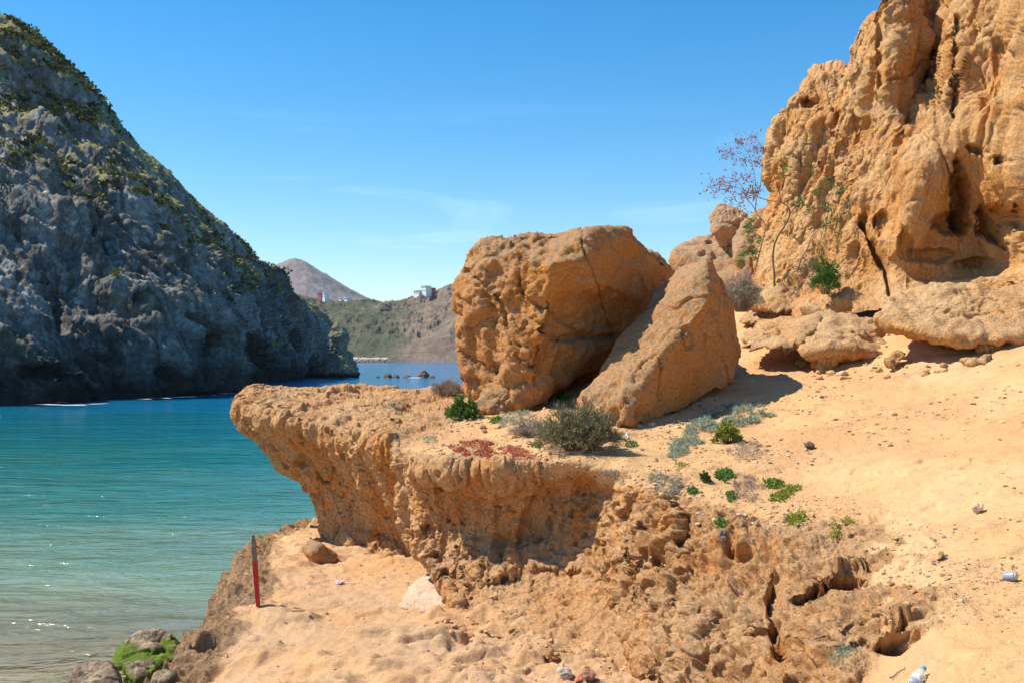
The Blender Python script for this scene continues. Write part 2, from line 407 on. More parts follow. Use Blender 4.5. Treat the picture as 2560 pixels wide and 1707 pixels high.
# ------------------------------------------------------------------ low shore platform under the ledge
outline_px = [(1000,1285,.75),(830,1278,.75),(760,1290,.75),(690,1300,.75),(625,1335,.7),(590,1370,.6),(585,1420,.5),(560,1470,.45),(540,1520,.45),(505,1570,.4),(455,1625,.35),(452,1680,.25),
              (420,1720,.15),(330,1800,.1),(250,1950,.1)]
poly = []
for a, b, z in outline_px:
    Y = (CAMZ - z) * F / (b - HOR); poly.append(((a - 1280) / F * Y, Y))
poly = [(6.0, poly[0][1] + 0.2)] + poly + [(-5.0, 5.0), (6.0, 5.0)]
xs = np.arange(-5.6, 3.2, 0.026); ys = np.concatenate([np.arange(6.6, 12, 0.026), np.arange(12, 22.2, 0.034)])
X, Yg = np.meshgrid(xs, ys, indexing='ij')
def poly_sdf(X, Y, poly):
    d = np.full(X.shape, 1e9); inside = np.zeros(X.shape, bool); m = len(poly)
    for i in range(m):
        x0, y0 = poly[i]; x1, y1 = poly[(i + 1) % m]
        ex, ey = x1 - x0, y1 - y0
        t = np.clip(((X - x0) * ex + (Y - y0) * ey) / (ex * ex + ey * ey), 0, 1)
        d = np.minimum(d, np.hypot(X - x0 - t * ex, Y - y0 - t * ey))
        c = ((y0 > Y) != (y1 > Y)) & (X < (x1 - x0) * (Y - y0) / (y1 - y0 + 1e-12) + x0)
        inside ^= c
    return np.where(inside, d, -d)
pp = np.stack([X, Yg, np.zeros_like(X)], -1)
sd = poly_sdf(X, Yg, poly) + 0.30 + 0.16 * fbm(pp * 1.6, 3) + 0.07 * fbm(pp * 5, 3)
wallw = sstep(-1.35, -0.35, X + 0.5 * fbm(pp * 0.8 + 60, 3)) * sstep(15.5, 13.0, Yg)
z_in = 0.79 + 0.18 * sstep(-2.5, 2.0, X) - 0.10 * wallw - 0.42 * sstep(12.5, 10.6, Yg) * sstep(-2.0, -3.6, X) + 0.06 * fbm(pp * 0.7, 3)
edge = sstep(0.0, 0.55, sd)

st_ = sum(h_ * sstep(-0.025, 0.025, sd + 0.22 * fbm(pp * np.array([1.2, 2.2, 1]) + 9 * i_, 4, 0.6) - d_) for i_, (d_, h_) in enumerate(((0.0, 0.44), (0.14, 0.14), (0.32, 0.13), (0.55, 0.11), (0.85, 0.09), (1.2, 0.05))))
z = -0.75 + (z_in + 0.75) * (st_ + 0.04 * edge)
rockw = np.clip(1 - sstep(0.65, 1.35, sd + 0.5 * fbm(pp * 0.9 + 4, 3)), 0, 1)
# the rough rock rim, bedding steps and scattered pits
wv = worley(pp * 2.4 + 2); wv2 = worley(pp * 6 + 2)
z += rockw * sstep(-0.12, 0.05, sd) * (0.16 * chips(warp(pp, .2, 1.5) * np.array([1.6, 2.4, 1])) + 0.08 * chips(warp(pp, .1, 3) * np.array([4, 6, 1])) + 0.06 * ridged(pp * np.array([3, 5, 1]) + 40, 4, 0.6) - 0.10 * pits_of(warp(pp, .15, 2) * 3.2, .12, .46, .6) + 0.12 * ridged(pp * np.array([1.3, 2.6, 1]), 3) - 0.16 * sstep(0.36, 0.12, wv[0]) * (wv[2] > 0.4) + 0.05 * fbm(pp * 7, 4) - 0.05 * sstep(0.35, 0.15, wv2[0]) * (wv2[2] > 0.5))
z += wallw * (0.035 * ridged(warp(pp, .3, 1.5) * np.array([2.6, 3.8, 1]), 5, 0.65) + 0.05 * chips(warp(pp, .1, 3) * np.array([7, 10, 1])) + 0.09 * chips(warp(pp, .2, 2) * np.array([2.4, 3.6, 1])) - 0.09 * pits_of(warp(pp, .15, 2) * np.array([4, 5.5, 1]), .12, .46, .6) - 0.05 * pits_of(warp(pp, .08, 4) * np.array([9, 12, 1]), .12, .44, .6))
stepb = 0.10 * sstep(0.0, 0.08, fbm(pp * np.array([0.45, 1.1, 1]) + 12, 4, 0.6)) * sstep(13.2, 12.4, Yg)
z += stepb * sstep(0.2, 0.7, sd)
z += (1 - rockw) * (-0.035 * pits_of(warp(pp, .1, 3) * np.array([5.5, 7.5, 1]), .1, .42, .45) * sstep(-.2, .2, fbm(pp * 0.9 + 50, 3)) + 0.045 * chips(warp(pp, .2, 2) * np.array([3.0, 4.5, 1])) * sstep(-.15, .15, fbm(pp * .7 + 5, 2)) + 0.015 * fbm(pp * 9, 3) + 0.022 * fbm(pp * 3, 4) + 0.02 * ridged(pp * 2.2 + 9, 4) + 0.014 * fbm(pp * 12, 3) - 0.05 * sstep(0.30, 0.12, wv2[0]) * (wv2[2] > 0.72) * sstep(-0.2, 0.3, fbm(pp * 1.0 + 20, 2)))
z += (1 - rockw) * 0.09 * sstep(0.05, 0.4, fbm(pp * np.array([0.8, 1.5, 1]) + 44, 4)) 
M_PLAT = sandstone('platform_rock', orange=(0.40, 0.215, 0.09), pale=(0.46, 0.28, 0.145), grey=(0.31, 0.20, 0.12), sand=(0.50, 0.315, 0.18), patina=0.5, sand_attr=True)
k = NT('x'); bpy.data.materials.remove(k.m)
plat = grid_obj('shore_platform', np.stack([X, Yg, z], -1), M_PLAT, attrs={'rock': rockw})
tag(plat, kind='structure')

# ------------------------------------------------------------------ sea bed and beach
xs = np.concatenate([np.linspace(-60, -14, 40), np.linspace(-13.8, 4, 260), np.linspace(5, 40, 20)]); ys = np.concatenate([np.linspace(2, 9, 20), np.linspace(9.05, 20, 240), np.linspace(21, 400, 60)])
X, Yg = np.meshgrid(xs, ys, indexing='ij'); pp = np.stack([X, Yg, 0 * X], -1)
zb = -0.055 * (Yg - 12.1) - 0.06 * fbm(pp * 0.6, 3) + 0.01 * fbm(pp * 4, 3)
zb = np.where(Yg < 12.1, -0.10 * (Yg - 12.1) * 0.8 - 0.03 * fbm(pp * 0.6, 3), zb)
zb = np.maximum(zb, -8)
k = NT('wet_sand')
c = k.mix(k.noise(2.5, 5), (0.40, 0.28, 0.19), (0.52, 0.38, 0.27))
k.bump(k.noise(20, 5), 0.02)
M_SB = k.done(k.mix(0.4, c, k.ramp(k.voro(18), (0.1, 0.4), (0.3, 1.0)), 'MULTIPLY'), 0.5)
tag(grid_obj('sea_bed', np.stack([X, Yg, zb], -1), M_SB), kind='structure')

# ------------------------------------------------------------------ sea
ys = 9.0 * np.exp(np.linspace(0, math.log(4200 / 9.0), 620)); 
t = np.linspace(-1, 1, 330)
X = (t[None, :] * 0.75) * ys[:, None] * (1 + 0.6 * np.abs(t[None, :]) ** 3); X = X - 0.12 * ys[:, None]
Yg = ys[:, None] * np.ones_like(t)[None, :]
pp = np.stack([X * 0.45, Yg + 0.18 * X, 0 * X], -1)
amp = sstep(80, 30, Yg) * sstep(11, 20, Yg)
z = amp * (0.035 * fbm(pp * 0.55, 3) + 0.018 * fbm(pp * 1.6 + 5, 2)) + 0.012 * fbm(pp * 1.4, 2) * sstep(60, 20, Yg)
k = NT('sea_water')
pos = k.sepn('Position'); yy = pos[1]; xx = pos[0]
wob = k.math('MULTIPLY', k.math('SUBTRACT', k.noise(0.10, 4, 0.6, 0.3, stretch=(0.6, 1.0, 1)), 0.5), 1.2)
dist = k.math('ADD', k.math('LOGARITHM', yy, 2.0), wob)
body = k.ramp(k.rng(dist, 3.3, 8.2),
              (0.0, (0.34, 0.31, 0.22)), (0.10, (0.17, 0.25, 0.18)), (0.22, (0.055, 0.19, 0.165)), (0.42, (0.010, 0.14, 0.14)), (0.58, (0.005, 0.13, 0.18)), (0.76, (0.005, 0.15, 0.32)))
k.val(k.b.inputs['Base Color'], body)
k.b.inputs['Roughness'].default_value = 0.08
k.b.inputs['IOR'].default_value = 1.33
k.b.inputs['Specular IOR Level'].default_value = 0.5
wv_ = k.noise(1.5, 4, 0.6, 0.4, stretch=(0.38, 1.0, 1), rot=(0, 0, math.radians(-10)))
b = k.bump(wv_, 0.30, 1.0)
b = k.bump(k.noise(5.0, 4, 0.6, 0.3, stretch=(0.45, 1.0, 1), rot=(0, 0, math.radians(8))), 0.018, 1.0, b)
b = k.bump(k.noise(0.25, 3, 0.6, 0.2, stretch=(0.4, 1.0, 1)), 0.55, 1.0, b)
tr = k.n('ShaderNodeBsdfTransparent'); tr.inputs[0].default_value = (0.80, 0.90, 0.88, 1)
gl = k.n('ShaderNodeBsdfGlossy'); gl.inputs['Roughness'].default_value = 0.05; k.l(b, gl.inputs['Normal'])
fr = k.n('ShaderNodeFresnel'); fr.inputs[0].default_value = 1.33; k.l(b, fr.inputs[1])
clear = k.n('ShaderNodeMixShader'); k.l(fr.outputs[0], clear.inputs[0]); k.l(tr.outputs[0], clear.inputs[1]); k.l(gl.outputs[0], clear.inputs[2])
ms = k.n('ShaderNodeMixShader')
k.l(k.rng(k.math('ADD', yy, k.math('MULTIPLY', wob, 2.0)), 12.0, 18.5), ms.inputs[0])
k.l(clear.outputs[0], ms.inputs[1]); k.l(k.b.outputs[0], ms.inputs[2]); k.l(ms.outputs[0], k.o.inputs[0])
M_SEA = k.m
sea = grid_obj('sea', np.stack([X, Yg, z], -1), M_SEA, flip=True)
tag(sea, kind='structure')

# ------------------------------------------------------------------ headland across the cove
HCOL = [
 [(-900,1300,50),(-900,1080,60),(-900,900,66),(-850,600,78),(-800,200,95),(-700,-150,115),(-600,-500,150),(-500,-300,230)],
 [(-450,1100,68),(-450,1045,74),(-450,900,80),(-420,660,92),(-400,380,106),(-380,80,124),(-350,-190,150),(-300,0,230)],
 [(-150,1060,78),(-150,1028,82),(-150,900,86),(-140,700,95),(-130,450,108),(-120,220,126),(-110,-20,147),(-80,150,225)],
 [(60,1040,86),(60,1013,88),(60,890,92),(70,700,101),(60,480,114),(65,250,130),(75,62,148),(110,250,225)],
 [(200,1030,93),(200,1005,95),(210,880,98),(212,700,107),(205,520,118),(195,330,132),(190,165,148),(230,330,225)],
 [(325,1020,98),(330,999,99),(338,880,102),(340,740,110),(330,600,119),(315,440,132),(302,296,148),(340,450,220)],
 [(440,1010,107),(445,985,109),(455,900,111),(462,790,118),(455,680,126),(440,560,138),(423,402,152),(460,560,222)],
 [(550,990,136),(560,968,139),(570,890,141),(575,800,146),(565,720,153),(550,640,163),(533,548,175),(565,700,240)],
 [(655,965,180),(660,950,182),(667,890,184),(668,820,188),(660,750,195),(645,695,204),(632,652,214),(660,780,275)],
 [(740,955,206),(738,943,208),(742,890,210),(742,840,214),(735,805,219),(728,772,226),(720,738,234),(750,820,290)],
 [(798,945,246),(782,935,248),(786,900,250),(788,865,252),(786,840,255),(782,815,260),(772,787,266),(800,850,310)],
 [(790,940,279),(790,930,281),(794,900,284),(796,870,288),(795,850,292),(792,830,298),(788,810,305),(800,870,330)],
 [(800,930,325),(800,922,330),(800,905,335),(800,890,338),(795,870,340),(790,850,345),(785,835,350),(780,880,370)],
]
NU, NV = 620, 380
V = net(HCOL, NU, NV); n0 = -gnormals(V)
if n0[NU // 2, NV // 2, 2] < 0: n0 = -n0; fl = False
else: fl = True
sgn = -1.0 if fl else 1.0
vv = np.linspace(0, 7, NV)[None, :] * np.ones((NU, 1))
hw = sstep(0.3, 1.3, vv) * (0.35 + 0.65 * sstep(len(HCOL) - 1.5, len(HCOL) - 4.0, np.linspace(0, len(HCOL) - 1, NU)[:, None]))
R = np.array([[math.cos(.55), 0, math.sin(.55)], [0, 1, 0], [-math.sin(.55), 0, math.cos(.55)]])
Q = V @ R.T     # gullies run down to the right
amp = np.clip(V[..., 1] / 120.0, 0.7, 2.0)
V = V - np.array([0, 0, 2.4]) * (sstep(3.5, 6.0, vv) * sstep(9.0, 5.0, np.linspace(0, len(HCOL) - 1, NU))[:, None])[..., None]
V = V + np.array([0, 0, 0.2]) * (sstep(3.5, 6.0, vv) * sstep(6.0, 8.0, np.linspace(0, len(HCOL) - 1, NU))[:, None])[..., None]
upper = sstep(4.3, 5.6, vv)
Qw = warp(Q, 3.0, 0.06)
D = 4.6 * fbm(Qw * np.array([0.045, 0.045, 0.012]), 4, 0.55) + 4.4 * ridged(Qw * np.array([0.10, 0.10, 0.016]) + 3, 4) * (1 - 0.6 * upper) + 2.6 * chips(Qw * np.array([0.13, 0.13, 0.035])) * (1 - 0.6 * upper) + 1.2 * chips(Qw * np.array([0.36, 0.36, 0.11]) + 5) * (1 - 0.4 * upper) + 0.8 * ridged(Q * np.array([0.45, 0.45, 0.10]), 4, 0.6) * (1 - 0.5 * upper)
V = V + n0 * (D * hw * (1 - 0.6 * sstep(5.2, 6.0, vv)))[..., None] * amp[..., None] ** 0.3
n1 = -gnormals(V) * (1 if fl else -1)
Q = V @ R.T
V = V + n1 * (hw * (0.55 * chips(Q * np.array([0.9, 0.9, 0.35])) + 0.28 * fbm(V * 0.9, 5, 0.65) + 0.25 * ridged(Q * np.array([1.6, 1.6, 0.5]), 3)))[..., None]
for c, r, dep, rot in [((355,745),(26,26),6,0),((540,850),(30,42),8,0),((640,870),(24,55),9,-8),((598,720),(14,30),6,10),((742,850),(13,36),9,-10),((500,800),(60,12),4,25),
                       ((110,930),(80,30),5,0),((420,930),(40,30),5,0),((270,900),(50,14),4,20),((150,800),(16,60),4,-15)]:
    V = dent(V, c, r, dep * 0.6, (-0.75, 0.6, 0.0), rot, 0.0)
n1 = -gnormals(V) * (1 if fl else -1)
k = NT('headland_rock')
nz_ = k.sepn()[2]; pz = k.sepn('Position')[2]
rk = k.mix(k.rng(k.noise(0.10, 6, 0.65, 1.0, stretch=(1, 1, .14), rot=(0, -.5, 0)), 0.40, 0.60), (0.15, 0.145, 0.135), (0.38, 0.375, 0.36))
rk = k.mix(k.rng(k.noise(0.5, 6, 0.7, 0.5), 0.52, 0.68), rk, (0.55, 0.55, 0.54))
rk = k.mix(k.math('MULTIPLY', k.rng(k.noise(0.16, 5, 0.7, 0.6), 0.5, 0.66), 0.7), rk, (0.19, 0.15, 0.09))
rk = k.mix(k.math('MULTIPLY', k.rng(k.noise(0.28, 6, 0.7, 0.6, stretch=(1, 1, .12), rot=(0, -.5, 0)), 0.52, 0.60), 0.75), rk, (0.085, 0.08, 0.07))
rk = k.mix(0.8, rk, k.ramp(k.noise(1.6, 6, 0.75), (0.35, 0.35), (0.62, 1.25)), 'MULTIPLY')
veg = k.mix(k.rng(k.noise(0.7, 5, 0.7), 0.42, 0.6), (0.33, 0.32, 0.10), (0.36, 0.27, 0.14))
veg = k.mix(k.rng(k.noise(1.5, 5, 0.7), 0.54, 0.66), veg, (0.10, 0.115, 0.035))
hgt = k.math('ADD', k.attr('veg'), k.math('MULTIPLY', k.math('SUBTRACT', k.noise(0.22, 6, 0.7, 0.5), 0.5), 1.7))
colr = k.mix(k.math('MULTIPLY', k.rng(hgt, 0.36, 0.74), 0.92), rk, veg)
wet = k.rng(k.math('ADD', pz, k.math('MULTIPLY', k.noise(0.22, 5, 0.65), 12.0)), 15.0, 6.5)
colr = k.mix(k.math('MULTIPLY', wet, 0.88), colr, (0.012, 0.012, 0.010))
k.bump(k.noise(1.3, 7, 0.75), 0.6, 1.0)
M_HEAD = k.done(colr, 0.95)
crest_z = V[:, 5:6, 2] * 0
veg = 1.05 * sstep(2.9, 4.9, vv + 0.9 * fbm(V * 0.03, 3)) * sstep(0.25, 0.75, n1[..., 2] + 0.0) + 0.0
veg = veg + 0.30 * sstep(0.45, 0.85, n1[..., 2]) * sstep(1.6, 2.4, vv) - 0.10
uq = np.linspace(0, len(HCOL) - 1, NU)[:, None]
head = grid_obj('headland', V, M_HEAD, flip=fl, attrs={'veg': veg})
tag(head, kind='structure')
HEADV, HEADN, HEADVEG, HEADvv = V, n1, veg, vv

# ------------------------------------------------------------------ far shore, hills and mountain
def far_hill(name, ridge, base_y, Y0, Y1, nu, nv, mat, noise, x0=None):
    ridge = np.array(ridge, float)
    px = np.concatenate([np.linspace(ridge[0, 0], 560, nu // 8), np.linspace(562, 1180, nu - nu // 4), np.linspace(1184, ridge[-1, 0], nu // 8)]); nu = len(px)
    ry = np.interp(px, ridge[:, 0], ridge[:, 1]) 
    ky = np.array([0.25, 0.5, 0.25]);
    for _ in range(1): ry = np.convolve(np.pad(ry, 1, 'edge'), ky, 'valid')
    v = np.linspace(-0.06, 1.25, nv)
    Y = Y0 + (Y1 - Y0) * v[None, :] * np.ones((nu, 1))
    top = CAMZ + (HOR - ry) / F * Y1
    X = (px[:, None] - 1280) / F * Y
    prof = np.where(v < 1, np.sin(np.clip(v, -0.1, 1) * math.pi / 2) ** 0.85 if False else np.sign(v) * np.abs(np.sin(np.clip(v, -.1, 1) * math.pi / 2)) ** 0.9, 1 - (v - 1) * 1.2)
    Z = top[:, None] * prof[None, :]
    V = np.stack([X, Y, Z], -1)
    h = noise[0] * (ridged(V * np.array([1, 0.5, 0.3]) * noise[1], 5, 0.5) * 0.6 + fbm(V * noise[1] * 2.7, 4, 0.6) * 0.25 + fbm(V * noise[1] * 12, 3, 0.6) * 0.12)
    m = sstep(0.0, 0.25, v)[None, :] * (1 - 0.93 * sstep(0.80, 0.97, v)[None, :])
    V[..., 2] += h * m
    V[..., 1] -= h * m * 1.3
    o = grid_obj(name, V, mat, attrs={'v': v[None, :] * np.ones((nu, 1))})
    tag(o, kind='structure')
    global FARV
    FARV = V
    return o
k = NT('scrub_hillside')
nz_ = k.sepn()[2]
rk = k.mix(k.rng(k.noise(0.05, 6, 0.7, 0.6), 0.4, 0.6), (0.25, 0.17, 0.12), (0.36, 0.27, 0.19))
gr = k.mix(k.rng(k.noise(0.06, 6, 0.7), 0.4, 0.6), (0.13, 0.135, 0.075), (0.21, 0.185, 0.11))
gr = k.mix(k.rng(k.noise(0.12, 5, 0.8), 0.5, 0.62), gr, (0.065, 0.075, 0.045))
xx = k.sepn('Position')[0]
f = k.math('ADD', k.noise(0.012, 6, 0.7, 0.8), k.rng(xx, -130, -70, -0.12, 0.10))
colr = k.mix(k.rng(f, 0.44, 0.56), gr, rk)
k.bump(k.noise(0.09, 7, 0.8), 8.0, 1.0)
M_FAR = k.done(colr, 1.0)
far = far_hill('far_hillside', [(-600,640),(300,720),(640,742),(700,746),(760,753),(820,757),(870,758),(920,763),(960,768),(1000,766),(1035,759),(1065,754),(1085,748),(1110,735),(1150,722),(1250,705),(1500,700),(1900,700),(2600,680),(3200,690)], 905, 868, 1180, 760, 130, M_FAR, (15, 0.016)); HILLV = FARV.reshape(-1, 3); HILLP = pix(HILLV)
k = NT('bare_mountain')
colr = k.mix(k.rng(k.noise(0.006, 6, 0.7), 0.4, 0.62), (0.17, 0.135, 0.125), (0.22, 0.18, 0.16))
k.bump(k.noise(0.004, 7, 0.6), 60.0, 0.6)
M_MT = k.done(colr, 1.0)
mt = far_hill('far_mountain', [(-200,800),(400,745),(560,716),(640,688),(680,675),(705,666),(727,661),(745,661),(765,667),(800,690),(845,716),(890,740),(935,762),(990,775),(1100,790),(1400,800)], 905, 2100, 3100, 500, 120, M_MT, (22, 0.004))
far_bed = grid_obj('far_ground', np.array([[[x, y, z_] for y, z_ in ((862, -1.0), (880, 0.9), (1500, 3), (4200, 5))] for x in (-3500, -600, -110, 400, 3500)], float), M_FAR)
tag(far_bed, kind='structure')

# ------------------------------------------------------------------ the tall cliff on the right
KC = [
 [(2150,420,36),(2120,330,33),(2100,330,32),(2080,420,31),(2060,500,30),(2040,560,29),(2000,640,28.5),(1990,700,28),(1980,760,27.5),(1980,900,27)],
 [(2060,300,32),(2005,292,28),(1972,294,26.6),(1964,360,26.4),(1962,430,26.2),(1968,490,26),(1925,565,25.8),(1905,630,25.2),(1890,700,24.6),(1875,830,24)],
 [(2040,280,30),(1995,275,27),(1958,300,25.6),(1950,360,25.4),(1948,430,25.2),(1962,490,25),(1930,565,24.9),(1905,620,24.5),(1900,690,23.8),(1895,830,23)],
 [(2040,250,30),(2010,245,26.5),(2000,252,24.9),(1998,330,24.4),(1996,420,24.1),(1998,490,23.9),(1985,560,23.7),(1978,620,23.3),(1970,680,22.9),(1955,820,22)],
 [(2050,205,30),(2025,200,26.5),(2014,206,24.7),(2012,310,24.2),(2010,410,23.95),(2012,485,23.7),(2003,560,23.4),(1995,620,23.0),(1988,680,22.6),(1985,810,21.7)],
 [(2100,190,30),(2080,190,26),(2060,200,24.4),(2058,300,23.9),(2056,400,23.6),(2058,480,23.2),(2055,560,22.7),(2050,620,22.3),(2048,690,21.9),(2040,800,21)],
 [(2150,190,30),(2130,188,26),(2112,195,24.2),(2108,290,23.7),(2105,375,23.3),(2104,460,22.8),(2100,550,22.1),(2100,620,21.5),(2105,690,21.2),(2105,790,20.3)],
 [(2170,165,30),(2155,160,25.8),(2150,166,24.0),(2140,270,23.5),(2136,365,23.0),(2134,455,22.4),(2130,548,21.7),(2132,620,21.1),(2138,690,21.0),(2140,785,20.1)],
 [(2230,60,30),(2205,70,25.6),(2166,92,23.5),(2166,220,22.9),(2160,350,22.6),(2160,450,22.1),(2160,545,21.4),(2165,620,20.9),(2170,690,20.8),(2175,780,20)],
 [(2290,-10,30),(2270,-20,25.2),(2240,0,22.6),(2232,140,22.1),(2232,280,21.9),(2235,380,21.4),(2235,500,20.7),(2240,600,20.2),(2240,685,20.3),(2245,770,19.5)],
 [(2350,-60,30),(2330,-60,25.2),(2300,-50,23.7),(2285,100,23.9),(2280,250,23.7),(2285,340,21.5),(2290,440,20.1),(2290,560,19.9),(2290,690,20.3),(2300,760,19.3)],
 [(2400,-100,29),(2390,-110,24.6),(2375,-90,23.5),(2385,100,23.6),(2372,215,22.9),(2360,330,20.6),(2365,440,20.1),(2365,560,20.3),(2365,690,20.5),(2370,750,19.0)],
 [(2500,-150,28),(2470,-160,23.4),(2440,-120,21.6),(2432,70,21.1),(2430,210,20.3),(2430,340,19.6),(2430,460,20.2),(2430,570,20.5),(2435,685,20.6),(2440,740,18.8)],
 [(2620,-200,27),(2580,-220,22.4),(2540,-180,20.6),(2530,40,20.0),(2525,190,19.4),(2520,340,19.0),(2515,460,19.0),(2515,570,19.3),(2520,670,19.6),(2530,730,18.1)],
 [(2900,-300,25),(2800,-320,20.8),(2750,-280,18.8),(2740,0,18.2),(2730,180,17.8),(2720,340,17.3),(2720,460,17.3),(2720,570,17.5),(2730,660,17.6),(2740,740,16.6)],
 [(3500,-500,22),(3400,-500,17.8),(3350,-450,16),(3330,-100,15.6),(3320,120,15.2),(3300,320,15),(3300,450,14.9),(3300,560,14.9),(3300,650,14.9),(3320,760,14.2)],
]
KC = [c[:3] + [(c[2][0] * 0.9 + c[3][0] * 0.1, c[2][1] + 9, c[2][2] - 0.12)] + c[3:] for c in KC]
NU, NV = 620, 470
tu = spaced(NU, [0.3] + [1.0] * (len(KC) - 4) + [0.4, 0.2]); tv = spaced(NV, [0.15, 0.5, 0.5] + [1.2] * 6 + [0.5])
V = net(KC, NU, NV, tu, tv)
vv = tv[None, :] * np.ones((NU, 1)); vv = np.where(vv < 3, vv, vv - 1 + 0.0); vv = np.where((tv[None, :] > 2) & (tv[None, :] < 3), 2.0, vv); uq = tu[:, None] * np.ones((1, NV))
n0 = -gnormals(V); fl = n0[NU // 2, NV // 2, 1] < 0
sg = 1 if fl else -1
def cn(V): return -gnormals(V) * sg
n0 = cn(V)
col_w = sstep(7.0, 5.0, vv) 
flute = ridged(V * np.array([1.05, 1.05, 0.13]) + 2, 3) * 0.40 + ridged(V * np.array([2.4, 2.4, 0.22]) + 9, 3) * 0.20
lump = 0.20 * fbm(V * 0.5 + 5, 3) + 0.04 * ridged(V * 1.3, 4)
V = V + n0 * ((flute * col_w + lump * (1 - 0.35 * col_w)) * (0.25 + 0.75 * sstep(1.9, 3.0, vv)) * (0.4 + 0.6 * sstep(1, 3, uq)))[..., None]
V = V + np.array([0, 0, 1.0]) * (0.22 * fbm(V * np.array([1.4, 1.4, 0.1]) + 77, 2) * sstep(3.2, 2.0, vv))[..., None] + np.array([0, 0, 0.35]) * (chips(V * np.array([0.9, 0.9, 0.0]) + 31) * sstep(3.0, 2.0, vv))[..., None]
n1 = cn(V)
q = V + 0.12 * np.stack([perlin(V * 1.5 + 5), perlin(V * 1.5 + 15), perlin(V * 1.5 + 25)], -1)
f1, f2, idv = worley(q * np.array([1.5, 1.5, 1.1]))
g1, g2, idg = worley(q * 4.2 + 7)
low = sstep(4.0, 6.0, vv)
D = -0.30 * pits_of(warp(V, 0.5, 0.8) * np.array([0.9, 0.9, 0.7]), 0.15, 0.5, 0.35) * low + 0.14 * chips(warp(V, .3, .8) * np.array([0.7, 0.7, 0.28])) + 0.13 * chips(warp(V, .2, 1.6) * np.array([2.0, 2.0, 0.8])) + 0.05 * chips(warp(V, .1, 3) * np.array([5.0, 5.0, 2.4])) - 0.10 * pits_of(warp(V, 0.2, 2) * np.array([2.6, 2.6, 1.8]), 0.1, 0.42, 0.35) * sstep(0.0, 0.3, fbm(V * 0.7 + 31, 3)) + 0.06 * fbm(V * 2.6, 6, 0.68) + 0.075 * ridged(warp(V, .2, 2) * np.array([3.0, 3.0, 1.0]), 5, 0.62)
D = D * (1 - 0.5 * sstep(7.5, 9.5, uq) * sstep(3.0, 5.0, vv))
V = V + n1 * D[..., None]
n1 = cn(V)
for c, r, dep, rot in [((2400,495),(26,110),1.0,0),((2495,560),(62,62),0.9,35),((2375,560),(50,40),0.6,0),((2200,130),(12,130),0.2,0),
                       ((2500,400),(26,14),0.35,15),((2440,375),(40,14),0.3,20),((2265,610),(26,44),0.3,0),((2330,640),(90,24),0.35,0),((2440,660),(70,20),0.35,0),
                       ((2160,560),(16,30),0.3,0),((2190,640),(9,60),0.5,-25),((2545,540),(10,60),0.4,0),((2020,258),(22,18),0.4,0),((2205,560),(22,40),0.3,0)]:
    V = dent(V, c, r, dep, (0.25, 0.95, 0.15), rot, 0.4)
# the two open cracks
def crack(V, pts, wpx, depth, n):
    px_, py_ = pix(V); d = np.full(px_.shape, 1e9)
    wob = 5 * perlin(V * 2.2 + 50)
    for (ax, ay), (bx, by) in zip(pts[:-1], pts[1:]):
        t = np.clip(((px_ - ax) * (bx - ax) + (py_ - ay) * (by - ay)) / ((bx - ax) ** 2 + (by - ay) ** 2), 0, 1)
        d = np.minimum(d, np.hypot(px_ - ax - t * (bx - ax) + wob, py_ - ay - t * (by - ay) + wob))
    return V - n * (depth * sstep(wpx, wpx * 0.3, d))[..., None]
nk = np.array([-0.25, -0.95, 0.1])
V = crack(V, [(2392,40),(2393,150),(2388,290)], 9, 0.30, nk)
V = crack(V, [(2400,70),(2340,120),(2275,185),(2225,200)], 6, 0.12, nk)
V = crack(V, [(2150,560),(2190,610),(2215,680),(2225,735)], 8, 0.35, nk)
V = crack(V, [(2478,60),(2400,70)], 5, 0.10, nk)
cliff = grid_obj('sandstone_cliff', V, M_CLIFF, flip=fl)
tag(cliff, kind='structure')
CLIFF_V = V

# ground lookup: nearest built surface point seen at a photo pixel
_surf = []
for A in (LEDGE_V, CLIFF_V):
    A = A.reshape(-1, 3)[::2]; a, b = pix(A); _surf.append((A, a, b))
def hit(px, py, r=7.0, which=None):
    for k_ in (1, 2, 4, 8):
        p_ = hit1(px, py, r * k_, which)
        if p_ is not None: return p_
    return P(px, py, 9.5)
def hit1(px, py, r=7.0, which=None):
    best = None
    for i, (A, a, b) in enumerate(_surf):
        if which is not None and i not in which: continue
        m = (np.abs(a - px) < r) & (np.abs(b - py) < r)
        if m.any():
            c = A[m]; y0 = c[:, 1].min(); c = c[c[:, 1] < y0 + 0.35]
            p = c[np.argmin(np.hypot(*[(pix(c)[0] - px), (pix(c)[1] - py)]))]
            if best is None or p[1] < best[1]: best = p
    return best
_plat = np.array([v.co for v in []])
me = plat.data; A = np.empty(len(me.vertices) * 3, np.float32); me.vertices.foreach_get('co', A); A = A.reshape(-1, 3)[::2]
a, b = pix(A); _surf.append((A, a, b))

